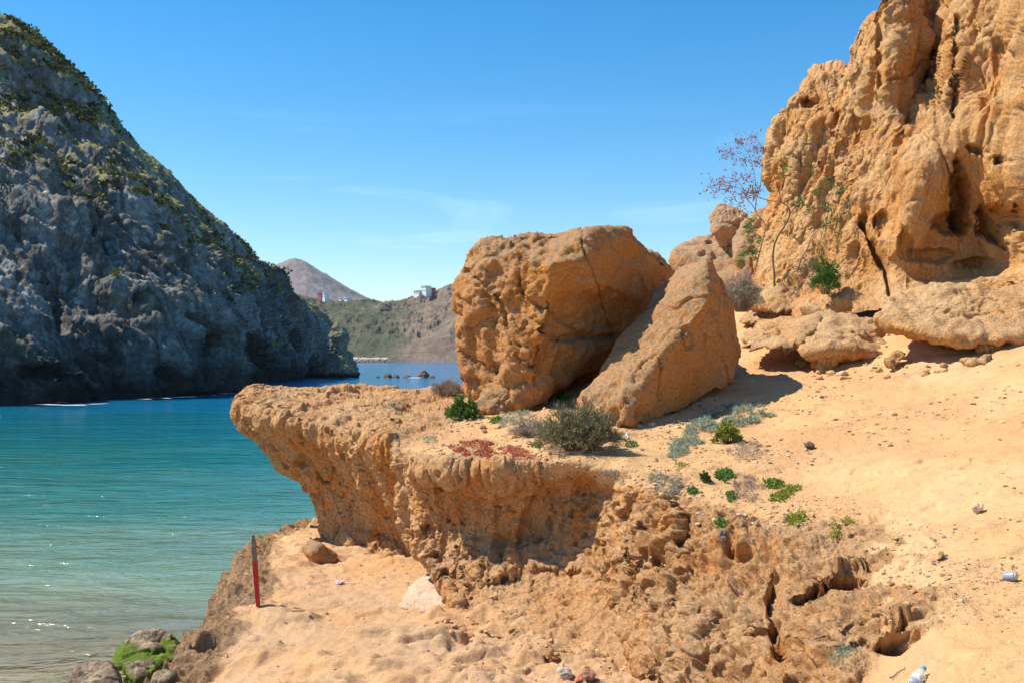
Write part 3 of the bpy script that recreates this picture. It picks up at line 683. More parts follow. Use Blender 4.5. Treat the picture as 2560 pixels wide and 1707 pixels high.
# ------------------------------------------------------------------ rocks
_ico = {}
def ico(sub):
    if sub not in _ico:
        bm = bmesh.new(); bmesh.ops.create_icosphere(bm, subdivisions=sub, radius=1)
        _ico[sub] = (np.array([v.co[:] for v in bm.verts]), np.array([[v.index for v in f.verts] for f in bm.faces])); bm.free()
    return _ico[sub]
def hull_shape(pts, sub=6, p=16):
    pts = np.array(pts, float)
    bm = bmesh.new(); vs = [bm.verts.new(q) for q in pts]
    r = bmesh.ops.convex_hull(bm, input=vs); bm.normal_update()
    fcs = [(np.array(f.normal[:]), np.array(f.verts[0].co[:])) for f in bm.faces]
    used = np.array([v.co[:] for v in bm.verts if v.link_faces]); bm.free()
    c = used.mean(0); ext = (used.max(0) - used.min(0)) / 2
    D, T = ico(sub)
    dirs = D * ext; dirs /= np.linalg.norm(dirs, axis=1)[:, None]
    acc = np.zeros(len(dirs))
    for n, q in fcs:
        d = n @ (q - c)
        if d < 0: n, d = -n, -d
        if d < 1e-6: continue
        acc += np.maximum(dirs @ n / d, 0) ** p
    # planes of nearly the same direction add up: compensate a little
    rr = acc ** (-1.0 / p)
    return c + dirs * rr[:, None], T
def vnorm(V, T):
    fn = np.cross(V[T[:, 1]] - V[T[:, 0]], V[T[:, 2]] - V[T[:, 0]])
    n = np.zeros_like(V)
    for k in range(3): np.add.at(n, T[:, k], fn)
    return n / (np.linalg.norm(n, axis=1)[:, None] + 1e-12)
def weather(V, T, s=1.0, big=0.12, pits=0.08, fine=0.03, pf=3.0, seed=0, lumps=0.05):
    """natural relief; s = size of the forms in metres"""
    n = vnorm(V, T); W = V / s + seed * 13.7
    V = V + n * (s * (big * fbm(W * 0.9, 3) + lumps * ridged(W * 2.2, 3)))[:, None]
    V = V + n * (s * 1.1 * lumps * chips(warp(W, .25, 1.5) * 2.4 + 3))[:, None]
    n = vnorm(V, T)
    if pits:
        qq = W + 0.12 * np.stack([perlin(W * 2 + 5), perlin(W * 2 + 15), perlin(W * 2 + 25)], -1)
        V = V + n * (-s * pits * 1.3 * pits_of(warp(W, .25, 1.8) * pf, .12, .46, .5) * sstep(-0.15, 0.2, fbm(W * 0.8 + 31, 3)))[:, None]
    V = V + n * (s * (fine * fbm(W * 6, 4, 0.6) + 0.5 * fine * ridged(W * 12, 3)))[:, None]
    return V
def rock_obj(name, hulls, mat, sub=5, p=14, parent=None, attrs=None, flat=False, **kw):
    Vs, Ts, off = [], [], 0
    for i, h in enumerate(hulls):
        V, T = hull_shape(h, sub, p); V = weather(V, T, **kw) if callable(weather) else V
        Vs.append(V); Ts.append(T + off); off += len(V)
    return obj(name, new_mesh(name, np.concatenate(Vs), np.concatenate(Ts), mat, not flat), parent)
def rel(pts, Y0): return [P(a, b, Y0 + d) for a, b, d in pts]

YB = float(hit(1240, 1032)[1])
# the big boulder
h = rel([(1128,745,.9),(1140,860,.8),(1160,985,.8),(1215,1030,.3),(1330,1010,.1),(1158,655,1.2),(1200,605,1.2),(1275,594,.9),(1410,604,.2),(1440,590,.0),(1480,572,.2),(1568,570,.9),(1620,606,1.2),(1686,672,2.0),
         (1370,655,-.55),(1360,820,-.45),(1640,800,1.9),(1500,885,1.4),(1400,945,.7),(1445,640,-.45),
         (1200,640,3.2),(1300,600,3.6),(1560,600,3.6),(1680,700,3.6),(1180,960,3.2),(1500,900,3.8),(1660,830,3.4)], YB)
V, T = hull_shape(h, 7, 70)
n = vnorm(V, T)
px_, py_ = pix(V)
frontw = sstep(-0.1, 0.5, -n[:, 1]) 
leftw = sstep(1410, 1330, px_ + 25 * perlin(V * 1.6))
V = V + n * (0.10 * fbm(V * 0.9 + 3, 3) * frontw + 0.16 * chips(warp(V, .2, 1) * 0.8 + 2) - 0.06)[:, None]
V = V + np.array([0.1, 1, 0.1]) * (0.36 * sstep(1.0, 0.2, np.hypot((px_ - 1500) / 150, (py_ - 800) / 95)) * frontw)[:, None]
V = V - np.array([0, 1, 0]) * (0.10 * sstep(1.0, 0.3, np.hypot((px_ - 1480) / 80, (py_ - 715) / 30)) * frontw)[:, None]
n = vnorm(V, T)
qq = warp(V, 0.3, 1.6); pa = pits_of(qq * 1.9, .15, .5, .5); pb = pits_of(warp(V, .12, 4) * 5, .12, .46, .6)
g1, g2, idg = worley(qq * 5.5)
V = V + n * ((leftw * (0.10 * chips(warp(V, .3, 1.5) * 1.8) - 0.13 * pa - 0.08 * pb + 0.13 * ridged(qq * np.array([1.5, 1.5, 1.1]) + 5, 4, 0.6) + 0.07 * fbm(V * 5, 5, 0.65))
              + (1 - leftw) * (0.09 * chips(warp(V, .25, 1.2) * np.array([1.1, 1.1, 0.9])) + 0.035 * chips(warp(V, .1, 2.5) * 3.3) + 0.04 * ridged(V * np.array([1.2, 1.2, 2.0]), 4) + 0.025 * fbm(V * 6, 4) - 0.03 * sstep(.3, .1, g1) * (idg > 0.75))))[:, None]
n = vnorm(V, T)
jt = np.abs(perlin(np.stack([V[:, 0] * 0.5 + 0.8 * V[:, 2], V[:, 1] * 0.3, V[:, 2] * 0.25 - V[:, 0] * 0.6], -1) * 0.9 + 3) + 0.03 * perlin(V * 5))
V = V - n * (0.07 * sstep(0.022, 0.006, jt))[:, None]
# bedding line where the face turns under, and an open joint
px_, py_ = pix(V)
line = 842 + 10 * perlin(V * 1.5) - 0.02 * (px_ - 1400)
V = V + n * (-0.10 * sstep(12, 3, np.abs(py_ - line)) * sstep(1360, 1400, px_) * sstep(1610, 1560, px_) * frontw)[:, None]
V = V + n * (0.04 * fbm(V * 14, 3))[:, None] * 0.5
big = obj('boulder', new_mesh('boulder', V, T, M_BOULD))
tag(big, 'huge block of orange brown rock, the bigger of the two fallen boulders', 'boulder')
hs_ = rel([(1195,1030,.0),(1210,985,.3),(1260,960,.5),(1330,970,.7),(1345,1015,.5),(1290,1050,.0),(1225,1045,-.2),(1215,1010,-.15),(1320,1030,1.4),(1220,980,1.2)], YB)
fr_ = rock_obj('rock', [hs_], M_BOULD, sub=5, big=0.16, pits=0.08, seed=4, pf=4, lumps=0.12)
tag(fr_, 'knobbly low rock wedged under the left foot of the huge boulder', 'rock')

YW = float(hit(1560, 1066)[1])
h = rel([(1768,648,2.0),(1785,655,2.2),(1745,655,2.2),(1695,682,2.7),(1640,735,2.3),(1590,800,1.9),(1530,872,1.4),(1460,975,.75),(1440,1020,.45),(1480,1045,.15),(1545,1066,-.05),(1562,1070,-.05),
         (1605,1062,.35),(1725,1008,1.2),(1835,945,2.2),(1852,900,2.5),(1842,820,2.6),(1825,750,2.5),(1758,770,1.15),(1735,800,1.0),(1655,880,.55),(1600,960,.25),(1775,720,1.5),
         (1720,720,3.4),(1560,900,2.5),(1480,1000,1.4),(1640,1000,2.0),(1840,900,3.4),(1790,700,3.2),(1600,840,2.6)], YW)
V, T = hull_shape(h, 7, 90)
n = vnorm(V, T); px_, py_ = pix(V)
V = V + n * (0.07 * chips(warp(V, .25, 1.2) * 1.2) + 0.03 * chips(warp(V, .1, 2.5) * 3.5 + 5) + 0.07 * fbm(V * 1.1 + 9, 3) + 0.035 * ridged(V * 2.2 + 4, 4) + 0.022 * fbm(V * 7, 4))[:, None]
lo = sstep(930, 1000, py_ + 0.2 * (px_ - 1500)) * sstep(1640, 1560, px_)
f1, f2, idv = worley(V * 3.5 + 3)
V = V + n * (lo * (0.10 * ridged(V * 2.6, 3) - 0.12 * sstep(.45, .15, f1) * (idv > 0.4)))[:, None]
jt = np.abs(perlin(np.stack([V[:, 0] * 0.8, V[:, 1] * 0.5, V[:, 2] * 0.5 + V[:, 0] * 0.7], -1) * 1.1 + 8) + 0.03 * perlin(V * 5))
V = V - n * (0.06 * sstep(0.022, 0.006, jt))[:, None]
V = V + n * (0.02 * fbm(V * 16, 3))[:, None]
wedge = obj('boulder', new_mesh('boulder', V, T, M_BOULD))
tag(wedge, 'pointed wedge shaped boulder leaning against the huge block with a sloping brown slab side', 'boulder')

# low sandstone outcrops on the slope below the cliff
def outcrop(hulls, contact, label, sub=5, mat=None, p=22, cat='outcrop', name='sandstone_outcrop', Yadd=0.0, **kw):
    g = hit(*contact); Y0 = float(g[1]) + Yadd
    a = dict(big=0.14, pits=0.10, fine=0.035, lumps=0.10, pf=3.0); a.update(kw)
    o = rock_obj(name, [rel(x, Y0) for x in hulls], mat or M_SLAB, sub=sub, p=p, **a)
    return tag(o, label, cat)
outcrop([[(1850,850,1.0),(1990,835,.5),(2060,800,1.0),(1995,872,-.3),(1865,876,.4),(1900,800,2.6),(2050,800,2.4)],
         [(1985,820,.9),(2060,792,1.3),(2190,812,1.3),(2245,882,.4),(2210,900,-.05),(2150,880,-.35),(2080,872,-.5),(2010,888,-.45),(1990,868,0),(2030,800,2.6),(2230,830,2.2),(2100,905,.9)],
         [(2040,870,-.3),(2085,868,-.25),(2075,930,-.35),(2045,930,-.4),(2055,890,.2),(2080,915,.2)]], (2060, 915),
        'long undercut sandstone slab with a stubby leg, just right of the pointed boulder', sub=5, seed=2)
outcrop([[(2185,795,.9),(2225,745,1.6),(2340,722,1.4),(2480,720,1.2),(2560,735,.8),(2650,735,.6),(2650,830,-.4),(2540,848,-.35),(2430,872,-.3),(2330,846,-.2),(2260,822,.1),(2200,812,.6),(2300,740,3),(2620,730,3),(2400,850,1.3)],
         [(2350,730,2.2),(2460,705,1.8),(2560,690,1.4),(2660,690,1.2),(2660,745,.8),(2480,755,1.2),(2400,740,3),(2650,700,3)]], (2430, 885),
        'longest pale sandstone slab, jutting over its own shadow at the right edge', sub=6, seed=5)
outcrop([[(2448,822,.2),(2468,820,.2),(2474,850,.1),(2498,868,.1),(2495,880,0),(2455,880,0),(2445,860,.1),(2470,850,.5)]], (2470, 880),
        'small knobbly sandstone pillar standing under the edge of the longest slab', sub=4, seed=6, big=.1, pits=.06)
outcrop([[(1872,765,.9),(1895,725,1.2),(1960,712,.9),(2040,698,1.0),(2068,728,.9),(2060,750,.5),(2010,765,.3),(1975,792,-.1),(1945,795,-.1),(1920,770,.2),(1950,700,2),(2050,705,2)]], (1960, 800),
        'blocky sandstone lump with an orange underside below the green wall shrub', sub=5, seed=8)
outcrop([[(2000,770,.4),(2020,752,.8),(2075,748,.8),(2092,770,.5),(2080,790,.1),(2040,795,-.05),(2010,785,.0),(2050,755,1.3)]], (2045, 798),
        'small rounded sandstone hump with toothed edge between the block and the slabs', sub=4, seed=9, big=.12)
outcrop([[(1845,800,.5),(1880,785,.8),(1945,780,.8),(1950,800,.2),(1900,812,0),(1850,812,.1),(1900,790,1.4)]], (1890, 815),
        'crumbly low sandstone strip right behind the pointed boulder', sub=4, seed=10, big=.12)
outcrop([[(1988,905,.2),(2010,888,.4),(2040,895,.3),(2042,912,.1),(2005,918,0),(2030,890,.6)]], (2010, 918), 'little sandstone knob at the tip of the boulder shadow', sub=4, seed=11, big=.1, pits=.05, cat='rock', name='rock')
outcrop([[(2212,902,.1),(2235,882,.2),(2260,888,.2),(2250,912,0),(2220,925,-.05),(2240,890,.4)]], (2230, 926), 'lumpy brown rock crumb under the right end of the undercut slab', sub=4, seed=12, big=.12, pits=.08, cat='rock', name='rock')
outcrop([[(2395,902,.1),(2420,896,.3),(2470,902,.3),(2468,912,0),(2430,914,0),(2440,898,.5)]], (2435, 915), 'flat sliver of orange rock in the sand below the longest slab', sub=4, seed=13, big=.06, pits=.04, cat='rock', name='rock')
# rocks on the skyline left of the cliff
def direct(name, hulls, label, cat, mat, sub=5, p=14, **kw):
    a = dict(big=0.14, pits=0.10, fine=0.035, lumps=0.10, pf=3.0); a.update(kw)
    return tag(rock_obj(name, [[P(*q) for q in h] for h in hulls], mat, sub=sub, p=p, **a), label, cat)
M_BACK = sandstone('skyline_sandstone', orange=(0.58, 0.28, 0.12), pale=(0.58, 0.34, 0.19), patina=0.7, grey=(0.40, 0.28, 0.18), pink=0.4)  # darker, browner sandstone for the skyline rocks
direct('rock', [[(1686,630,26.5),(1700,607,27),(1775,588,27),(1850,585,26.5),(1905,590,26),(1905,720,25),(1700,740,25.5),(1690,680,26),(1700,640,29),(1850,590,30),(1850,720,29)]],
      
       'broad flat topped brown rock on the skyline behind the pointed boulder', 'rock', M_BACK, seed=20, p=70, big=0.22, pits=0.14)
direct('rock', [[(1776,545,26.2),(1782,536,26.2),(1806,524,26.4),(1838,530,26.4),(1862,548,26.6),(1905,562,26.2),(1900,605,25.9),(1800,612,25.9),(1792,570,25.8),(1780,556,26.0),(1806,528,28),(1880,560,28),(1850,612,28)]],
       'smaller holed brown rock on top of the flat skyline rock', 'rock', M_BACK, seed=21, p=60, sub=6, big=0.10, pits=0.16, lumps=0.10, pf=2.2)
direct('rock', [[(1838,600,25.6),(1862,560,25.6),(1915,528,25.6),(1960,505,25.7),(2000,540,25.5),(1990,730,25),(1845,735,24.8),(1835,650,25.0),(1870,560,27.5),(1960,510,27.5),(1990,720,27)]],
       'brown rock shoulder behind the thin tree joining the skyline rocks to the cliff', 'rock', M_BACK, seed=23, p=40, sub=6, big=0.22, pits=0.14)
# pale smooth rock at the foot of the ledge, and the loose block on the platform
direct('rock', [[(975,1512,13.3),(990,1485,13.8),(1060,1425,14.5),(1110,1400,14.6),(1170,1430,14.4),(1175,1515,13.2),(1140,1534,12.8),(1060,1532,12.9),(1000,1526,13.0),(1220,1500,14.6),(1050,1560,13.4),(1160,1600,13)]],
       'smooth whitish rock hump with a crack at the foot of the ledge', 'rock', M_PALE, p=9, seed=22, big=0.10, pits=0.0, lumps=0.03, fine=0.012)
g = hit(790, 1412)
Yp = float(g[1])
direct('rock', [[(758,1370,Yp+.1),(775,1348,Yp+.3),(800,1362,Yp+.1),(843,1388,Yp+.25),(838,1402,Yp+.1),(790,1412,Yp-.05),(782,1382,Yp-.08),(760,1372,Yp+.4),(830,1380,Yp+.5),(800,1400,Yp+.5)]],
       'single angular brown rock lying loose on the low shore platform', 'rock', M_BOULD, sub=4, p=60, big=0.05, pits=0.0, lumps=0.03, fine=0.015, seed=3)

# ------------------------------------------------------------------ rocks in the water
M_SEAR = sandstone('wet_dark_rock', orange=(0.10, 0.085, 0.065), pale=(0.16, 0.13, 0.10), patina=0.3, grey=(0.17, 0.145, 0.10), pink=0.1)
k = NT('stack_rock')
pz = k.sepn('Position')[2]; nz_ = k.sepn()[2]
c = k.mix(k.rng(k.noise(0.35, 6, 0.7), 0.4, 0.6), (0.22, 0.21, 0.165), (0.44, 0.38, 0.26))
c = k.mix(k.math('MULTIPLY', k.rng(nz_, 0.3, 0.8), 0.6), c, (0.15, 0.15, 0.06))
c = k.mix(k.rng(k.math('ADD', pz, k.math('MULTIPLY', k.noise(0.8, 3), 1.5)), 2.2, 1.3), c, (0.02, 0.018, 0.014))
k.bump(k.noise(1.5, 7, 0.75), 0.9)
M_STACK = k.done(c, 0.95)
YS = 205.0
prof = [(772,950,10),(778,939,62),(782,930,58),(800,915,48),(826,902,36)]
rings = [(955,776,896),(946,776,896),(936,779,896),(925,790,892),(912,805,886),(900,812,880),(890,826,878),(880,830,872),(870,829,866),(862,828,862),(852,826,868),(840,826,870),(830,829,868),(820,832,860),(812,836,850),(806,840,846)]
ny = np.array([r[0] for r in rings], float); lf = np.array([r[1] for r in rings], float); rt = np.array([r[2] for r in rings], float)
ys_ = np.linspace(955, 806, 150); l_ = np.interp(ys_, ny[::-1], lf[::-1]); r_ = np.interp(ys_, ny[::-1], rt[::-1])
th = np.linspace(0, 2 * math.pi, 161)
cx = (l_ + r_) / 2; hw_ = (r_ - l_) / 2
V = np.stack([(cx[:, None] + hw_[:, None] * np.cos(th)[None, :] - 1280) / F * YS, YS + hw_[:, None] / F * YS * 0.8 * np.sin(th)[None, :], (CAMZ + (HOR - ys_) / F * YS)[:, None] * np.ones_like(th)[None, :]], -1)
rad = V - np.stack([((cx - 1280) / F * YS)[:, None] * np.ones_like(th), YS * np.ones((150, 161)), V[..., 2]], -1)
rad /= np.linalg.norm(rad, axis=-1)[..., None] + 1e-9
Wp = V.copy(); 
D = 0.9 * fbm(Wp * 0.35, 4) + 0.5 * ridged(Wp * 0.8, 3) + 0.22 * fbm(Wp * 2.2, 3)
D[:, -1] = D[:, 0]
V = V + rad * (D * np.minimum(1, hw_[:, None] / F * YS / 1.5))[..., None]
capc = V[-1].mean(0) + np.array([0, 0, 0.3]); V = np.concatenate([V, np.broadcast_to(capc, (1, 161, 3))], 0)
st = grid_obj('sea_stack', V, M_STACK)
tag(st, 'tall chess piece shaped rock stack standing in the sea off the headland tip', 'sea stack')
def cone(px, base, top, w, Y, seed):
    hw = w / 2
    return [P(px - hw, base + 6, Y), P(px + hw, base + 6, Y), P(px, base + 6, Y - 1.2), P(px, base + 6, Y + 1.5), P(px - hw * .5, (base + top) / 2, Y), P(px + hw * .45, (base + top) / 2 + 1, Y), P(px, top, Y + .2), P(px - 3, top + 1.5, Y), P(px + 4, top + 3, Y - .3)]
for px, top, w, lab, extra in [(970, 930, 34, 'left dark jagged reef rock in the blue water right of the stack', [(990, 934, 26)]), (1018, 936, 32, 'lowest dark reef rock, in the middle of the reef', []), (1060, 923, 46, 'highest pointed dark reef rock at the right end of the reef', [(1080, 938, 30)]), (946, 940, 10, 'tiny dark rock tip between the sea stack and the reef', [])]:
    hs2 = [cone(px, 945, top, w, 205, 0)] + [cone(a, 945, b, c_, 204, 0) for a, b, c_ in extra]
    tag(rock_obj('reef_rock', hs2, M_SEAR, sub=4, p=60, s=1.0, big=0.12, pits=0, fine=0.08, lumps=0.16, seed=px % 7), lab, 'reef rock')
# rock with an arch at the foot of the headland
def tube(path, rads, mat, name, parent=None, seg=40, n=90, disp=0.0, seed=0, freq=1.0):
    pth = cr(np.array(path, float), n); rr = cr(np.array(rads, float)[:, None], n)[:, 0]
    tg = np.gradient(pth, axis=0); tg /= np.linalg.norm(tg, axis=1)[:, None] + 1e-9
    up = np.array([0, 1, 0.01]); a = np.cross(tg, up); a /= np.linalg.norm(a, axis=1)[:, None] + 1e-9; b = np.cross(a, tg)
    th = np.linspace(0, 2 * math.pi, seg + 1)
    dr = a[:, None, :] * np.cos(th)[None, :, None] + b[:, None, :] * np.sin(th)[None, :, None]
    V = pth[:, None, :] + dr * rr[:, None, None]
    if disp:
        D = disp * (fbm(V * freq + seed, 4) + 0.5 * ridged(V * freq * 2 + seed, 3)); D[:, -1] = D[:, 0]; V = V + dr * D[..., None]
    return V
V = tube([P(470, 1000, 113), P(478, 978, 113), P(505, 962, 113), P(532, 954, 112.5), P(548, 962, 112), P(550, 985, 112), P(550, 1010, 112)], [1.2, .9, .5, .55, .75, .8, 1.0], None, '', disp=0.35, freq=0.9)
ar = grid_obj('arch_rock', V, M_SEAR); tag(ar, 'low dark sea arch at the water line under the headland', 'rock arch')

# mossy boulders in the shallows
k = NT('mossy_rock')
nz_ = k.sepn()[2]; pz = k.sepn('Position')[2]; px2 = k.sepn('Position')[0]
c = k.mix(k.rng(k.noise(5, 5, 0.65), 0.4, 0.6), (0.20, 0.14, 0.09), (0.46, 0.33, 0.21))
c = k.mix(k.rng(k.noise(9, 4), 0.52, 0.62), c, (0.10, 0.075, 0.055))
mo = k.mix(k.noise(30, 3), (0.045, 0.085, 0.005), (0.20, 0.27, 0.012))
f = k.math('ADD', k.rng(pz, 0.54, 0.10, 0, 1.0), k.math('MULTIPLY', k.math('SUBTRACT', k.noise(3.5, 5, 0.65), 0.5), 1.3))
c = k.mix(k.rng(f, 0.42, 0.56), c, mo)
k.bump(k.noise(22, 6, 0.75), 0.05)
M_MOSS = k.done(c, 0.7)
direct('boulder', [[(275,1650,13.3),(330,1600,13.5),(375,1574,13.6),(405,1574,13.6),(440,1605,13.5),(446,1645,13.2),(420,1662,13.0),(330,1680,12.6),(285,1665,12.8),(330,1630,14.4),(430,1620,14.4),(350,1700,13)]],
       'barnacled boulder with bright green weed standing in the shallows', 'boulder', M_MOSS, sub=6, p=14, big=0.14, pits=0.06, pf=5, lumps=0.05, fine=0.03, seed=31)
direct('boulder', [[(320,1662,12.5),(370,1648,12.6),(392,1650,12.6),(385,1685,12.2),(350,1702,12.0),(312,1690,12.1),(350,1720,12.2)]], 'small stone buried in green weed beside the barnacled boulder', 'stone', M_MOSS, sub=5, p=9, big=0.12, pits=0.03, lumps=0.1, seed=33)
direct('boulder', [[(165,1700,11.3),(180,1668,11.5),(240,1652,11.6),(280,1655,11.6),(300,1700,11.3),(305,1750,10.9),(200,1790,10.6),(150,1760,10.8),(240,1660,12.6),(300,1700,12.4)]],
       'brown boulder with lime green weed cut off by the bottom edge', 'boulder', M_MOSS, sub=6, p=24, big=0.10, pits=0.03, pf=4, lumps=0.05, fine=0.02, seed=35)
direct('boulder', [[(385,1700,11.2),(400,1690,11.4),(430,1686,11.4),(436,1694,11.2),(400,1706,11.0),(410,1710,11.5)]], 'tiny weedy stone at the edge of the shore platform', 'stone', M_MOSS, sub=4, p=10, big=0.08, pits=0.0, lumps=0.06, seed=37)

# ------------------------------------------------------------------ plants
def leaf_mat(name, *cols, rough=0.6, trans=0.25):
    k = NT(name); a = k.attr('c')
    stops = [(i / max(1, len(cols) - 1), c) for i, c in enumerate(cols)]
    c = k.ramp(a, *stops)
    tl = k.n('ShaderNodeBsdfTranslucent'); k.l(c, tl.inputs[0])
    k.val(k.b.inputs['Base Color'], c); k.b.inputs['Roughness'].default_value = rough
    ms = k.n('ShaderNodeMixShader'); ms.inputs[0].default_value = trans
    k.l(k.b.outputs[0], ms.inputs[1]); k.l(tl.outputs[0], ms.inputs[2]); k.l(ms.outputs[0], k.o.inputs[0])
    return k.m
def unit(a): return a / (np.linalg.norm(a, axis=-1, keepdims=True) + 1e-9)
def rdir(n, up=0.0):
    d = rng.normal(size=(n, 3)); d = unit(d); d[:, 2] += up; return unit(d)
def leaves(B, Dn, ln, wd, curl=0.2):
    """diamond leaves: B bases, Dn directions"""
    n = len(B); ln = np.broadcast_to(ln, n)[:, None]; wd = np.broadcast_to(wd, n)[:, None]
    side = unit(np.cross(Dn, rdir(n))); nrm_ = np.cross(side, Dn)
    m = B + Dn * ln * 0.45 + nrm_ * ln * curl * 0.3
    V = np.stack([B, m + side * wd / 2, B + Dn * ln - nrm_ * ln * curl * 0.3, m - side * wd / 2], 1).reshape(-1, 3)
    Fq = np.arange(n * 4).reshape(n, 4)
    return V, Fq, np.repeat(rng.rand(n), 4)
def twigs(paths, r0, r1, sides=3):
    """thin tapered stems along paths (n, k, 3)"""
    paths = np.asarray(paths); n, kk, _ = paths.shape
    tg = unit(np.gradient(paths, axis=1)); a = unit(np.cross(tg, np.array([0.3, 0.9, 0.21]))); b = np.cross(a, tg)
    rad = np.linspace(r0, r1, kk)[None, :, None, None]
    th = np.arange(sides) * 2 * math.pi / sides
    V = paths[:, :, None, :] + rad * (a[:, :, None, :] * np.cos(th)[None, None, :, None] + b[:, :, None, :] * np.sin(th)[None, None, :, None])
    idx = np.arange(n * kk * sides).reshape(n, kk, sides)
    i0 = idx[:, :-1]; i1 = idx[:, 1:]
    Fq = np.stack([i0, np.roll(i0, -1, 2), np.roll(i1, -1, 2), i1], -1).reshape(-1, 4)
    return V.reshape(-1, 3), Fq, np.repeat(rng.rand(n), kk * sides)
def cat(*parts):
    V, Fq, c, off = [], [], [], 0
    for v, f, k_ in parts: V.append(v); Fq.append(f + off); c.append(k_); off += len(v)
    return np.concatenate(V), np.concatenate(Fq), np.concatenate(c)
def part(name, mesh, mat, parent, stuff=False):
    V, Fq, c = mesh
    o = obj(name, new_mesh(name, V - np.array(parent.location), Fq, mat, False, {'c': c}), parent)
    if stuff: o['kind'] = 'stuff'
    return o
def thing(name, loc, label, cat_, group=None):
    o = bpy.data.objects.new(name, None); C.objects.link(o); o.location = tuple(float(q) for q in loc); o.empty_display_size = 0.1
    return tag(o, label, cat_, group)

G_LEAF = leaf_mat('bright_leaf', (0.05, 0.12, 0.012), (0.12, 0.22, 0.02), (0.24, 0.34, 0.04))
D_LEAF = leaf_mat('dark_leaf', (0.025, 0.055, 0.01), (0.06, 0.11, 0.02), (0.13, 0.18, 0.03))
F_LEAF = leaf_mat('fresh_leaf', (0.05, 0.13, 0.02), (0.10, 0.20, 0.035), (0.17, 0.28, 0.06))
GREY_LEAF = leaf_mat('grey_green_leaf', (0.22, 0.25, 0.16), (0.38, 0.42, 0.29), (0.52, 0.54, 0.40))
BROOM = leaf_mat('broom_twig', (0.10, 0.10, 0.045), (0.20, 0.19, 0.09), (0.34, 0.26, 0.15))
DRY = leaf_mat('dry_twig', (0.16, 0.11, 0.08), (0.30, 0.23, 0.17), (0.42, 0.34, 0.27))
GREY_TW = leaf_mat('grey_twig', (0.24, 0.19, 0.14), (0.36, 0.30, 0.23), (0.46, 0.41, 0.33))
RED_LEAF = leaf_mat('red_succulent', (0.44, 0.05, 0.03), (0.56, 0.13, 0.06), (0.58, 0.26, 0.12))
OL_LEAF = leaf_mat('olive_leaf', (0.14, 0.17, 0.02), (0.26, 0.30, 0.04), (0.42, 0.38, 0.06))
RUST = leaf_mat('rust_leaf', (0.22, 0.06, 0.05), (0.36, 0.12, 0.08), (0.42, 0.18, 0.14))
BARK = leaf_mat('pale_bark', (0.30, 0.21, 0.16), (0.38, 0.28, 0.22), trans=0.0)
BARKD = leaf_mat('dark_bark', (0.14, 0.085, 0.06), (0.20, 0.13, 0.09), trans=0.0)

def stems(base, rx, ry, h, n, k_=6, spread=1.0, droop=0.25, base_r=0.25):
    th = rng.rand(n) * 2 * math.pi; r = np.sqrt(rng.rand(n))
    ex = np.stack([np.cos(th) * rx, np.sin(th) * ry, np.zeros(n)], -1) * r[:, None] * spread
    top = h * np.sqrt(np.clip(1 - (r * 0.92) ** 2, 0.02, 1)) * (0.65 + 0.4 * rng.rand(n))
    t = np.linspace(0, 1, k_)[None, :, None]
    b0 = base + ex[:, None, :] * base_r
    P_ = b0 + (ex[:, None, :] * (1 - base_r)) * t ** 0.9
    P_[:, :, 2] += (top[:, None] * (t[..., 0] ** 0.8)) - droop * h * r[:, None] * t[..., 0] ** 3
    P_ = P_ + rng.normal(size=P_.shape) * 0.03 * h * t
    return P_
def shrub(px, py, wpx, hpx, label, n, stem_n, leaf, wood, ll, lw, up=0.3, name='shrub', catn='shrub', group=None, g=None, stem_r=0.004, ratio=0.8, inner=0.35):
    g = hit(px, py) if g is None else g
    s = g[1] / F; rx = wpx * s / 2; h = hpx * s
    base = np.array([g[0], g[1] + rx * ratio * 0.35, g[2] - 0.01])
    t = thing(name, base, label, catn, group)
    S = stems(base, rx, rx * ratio, h, stem_n)
    part('stems', twigs(S, stem_r, stem_r * 0.35), wood, t)
    k_ = S.shape[1]; i = rng.randint(0, stem_n, n); u = (inner + (1 - inner) * rng.rand(n) ** 0.8) * (k_ - 1.001); j = u.astype(int); f = (u - j)[:, None]
    B = S[i, j] * (1 - f) + S[i, j + 1] * f + rng.normal(size=(n, 3)) * 0.02 * h
    d = unit(unit(B - base) * 0.8 + rdir(n, up))
    part('foliage', leaves(B, d, ll * (0.6 + 0.8 * rng.rand(n)), lw * (0.6 + 0.8 * rng.rand(n))), leaf, t, True)
    return t
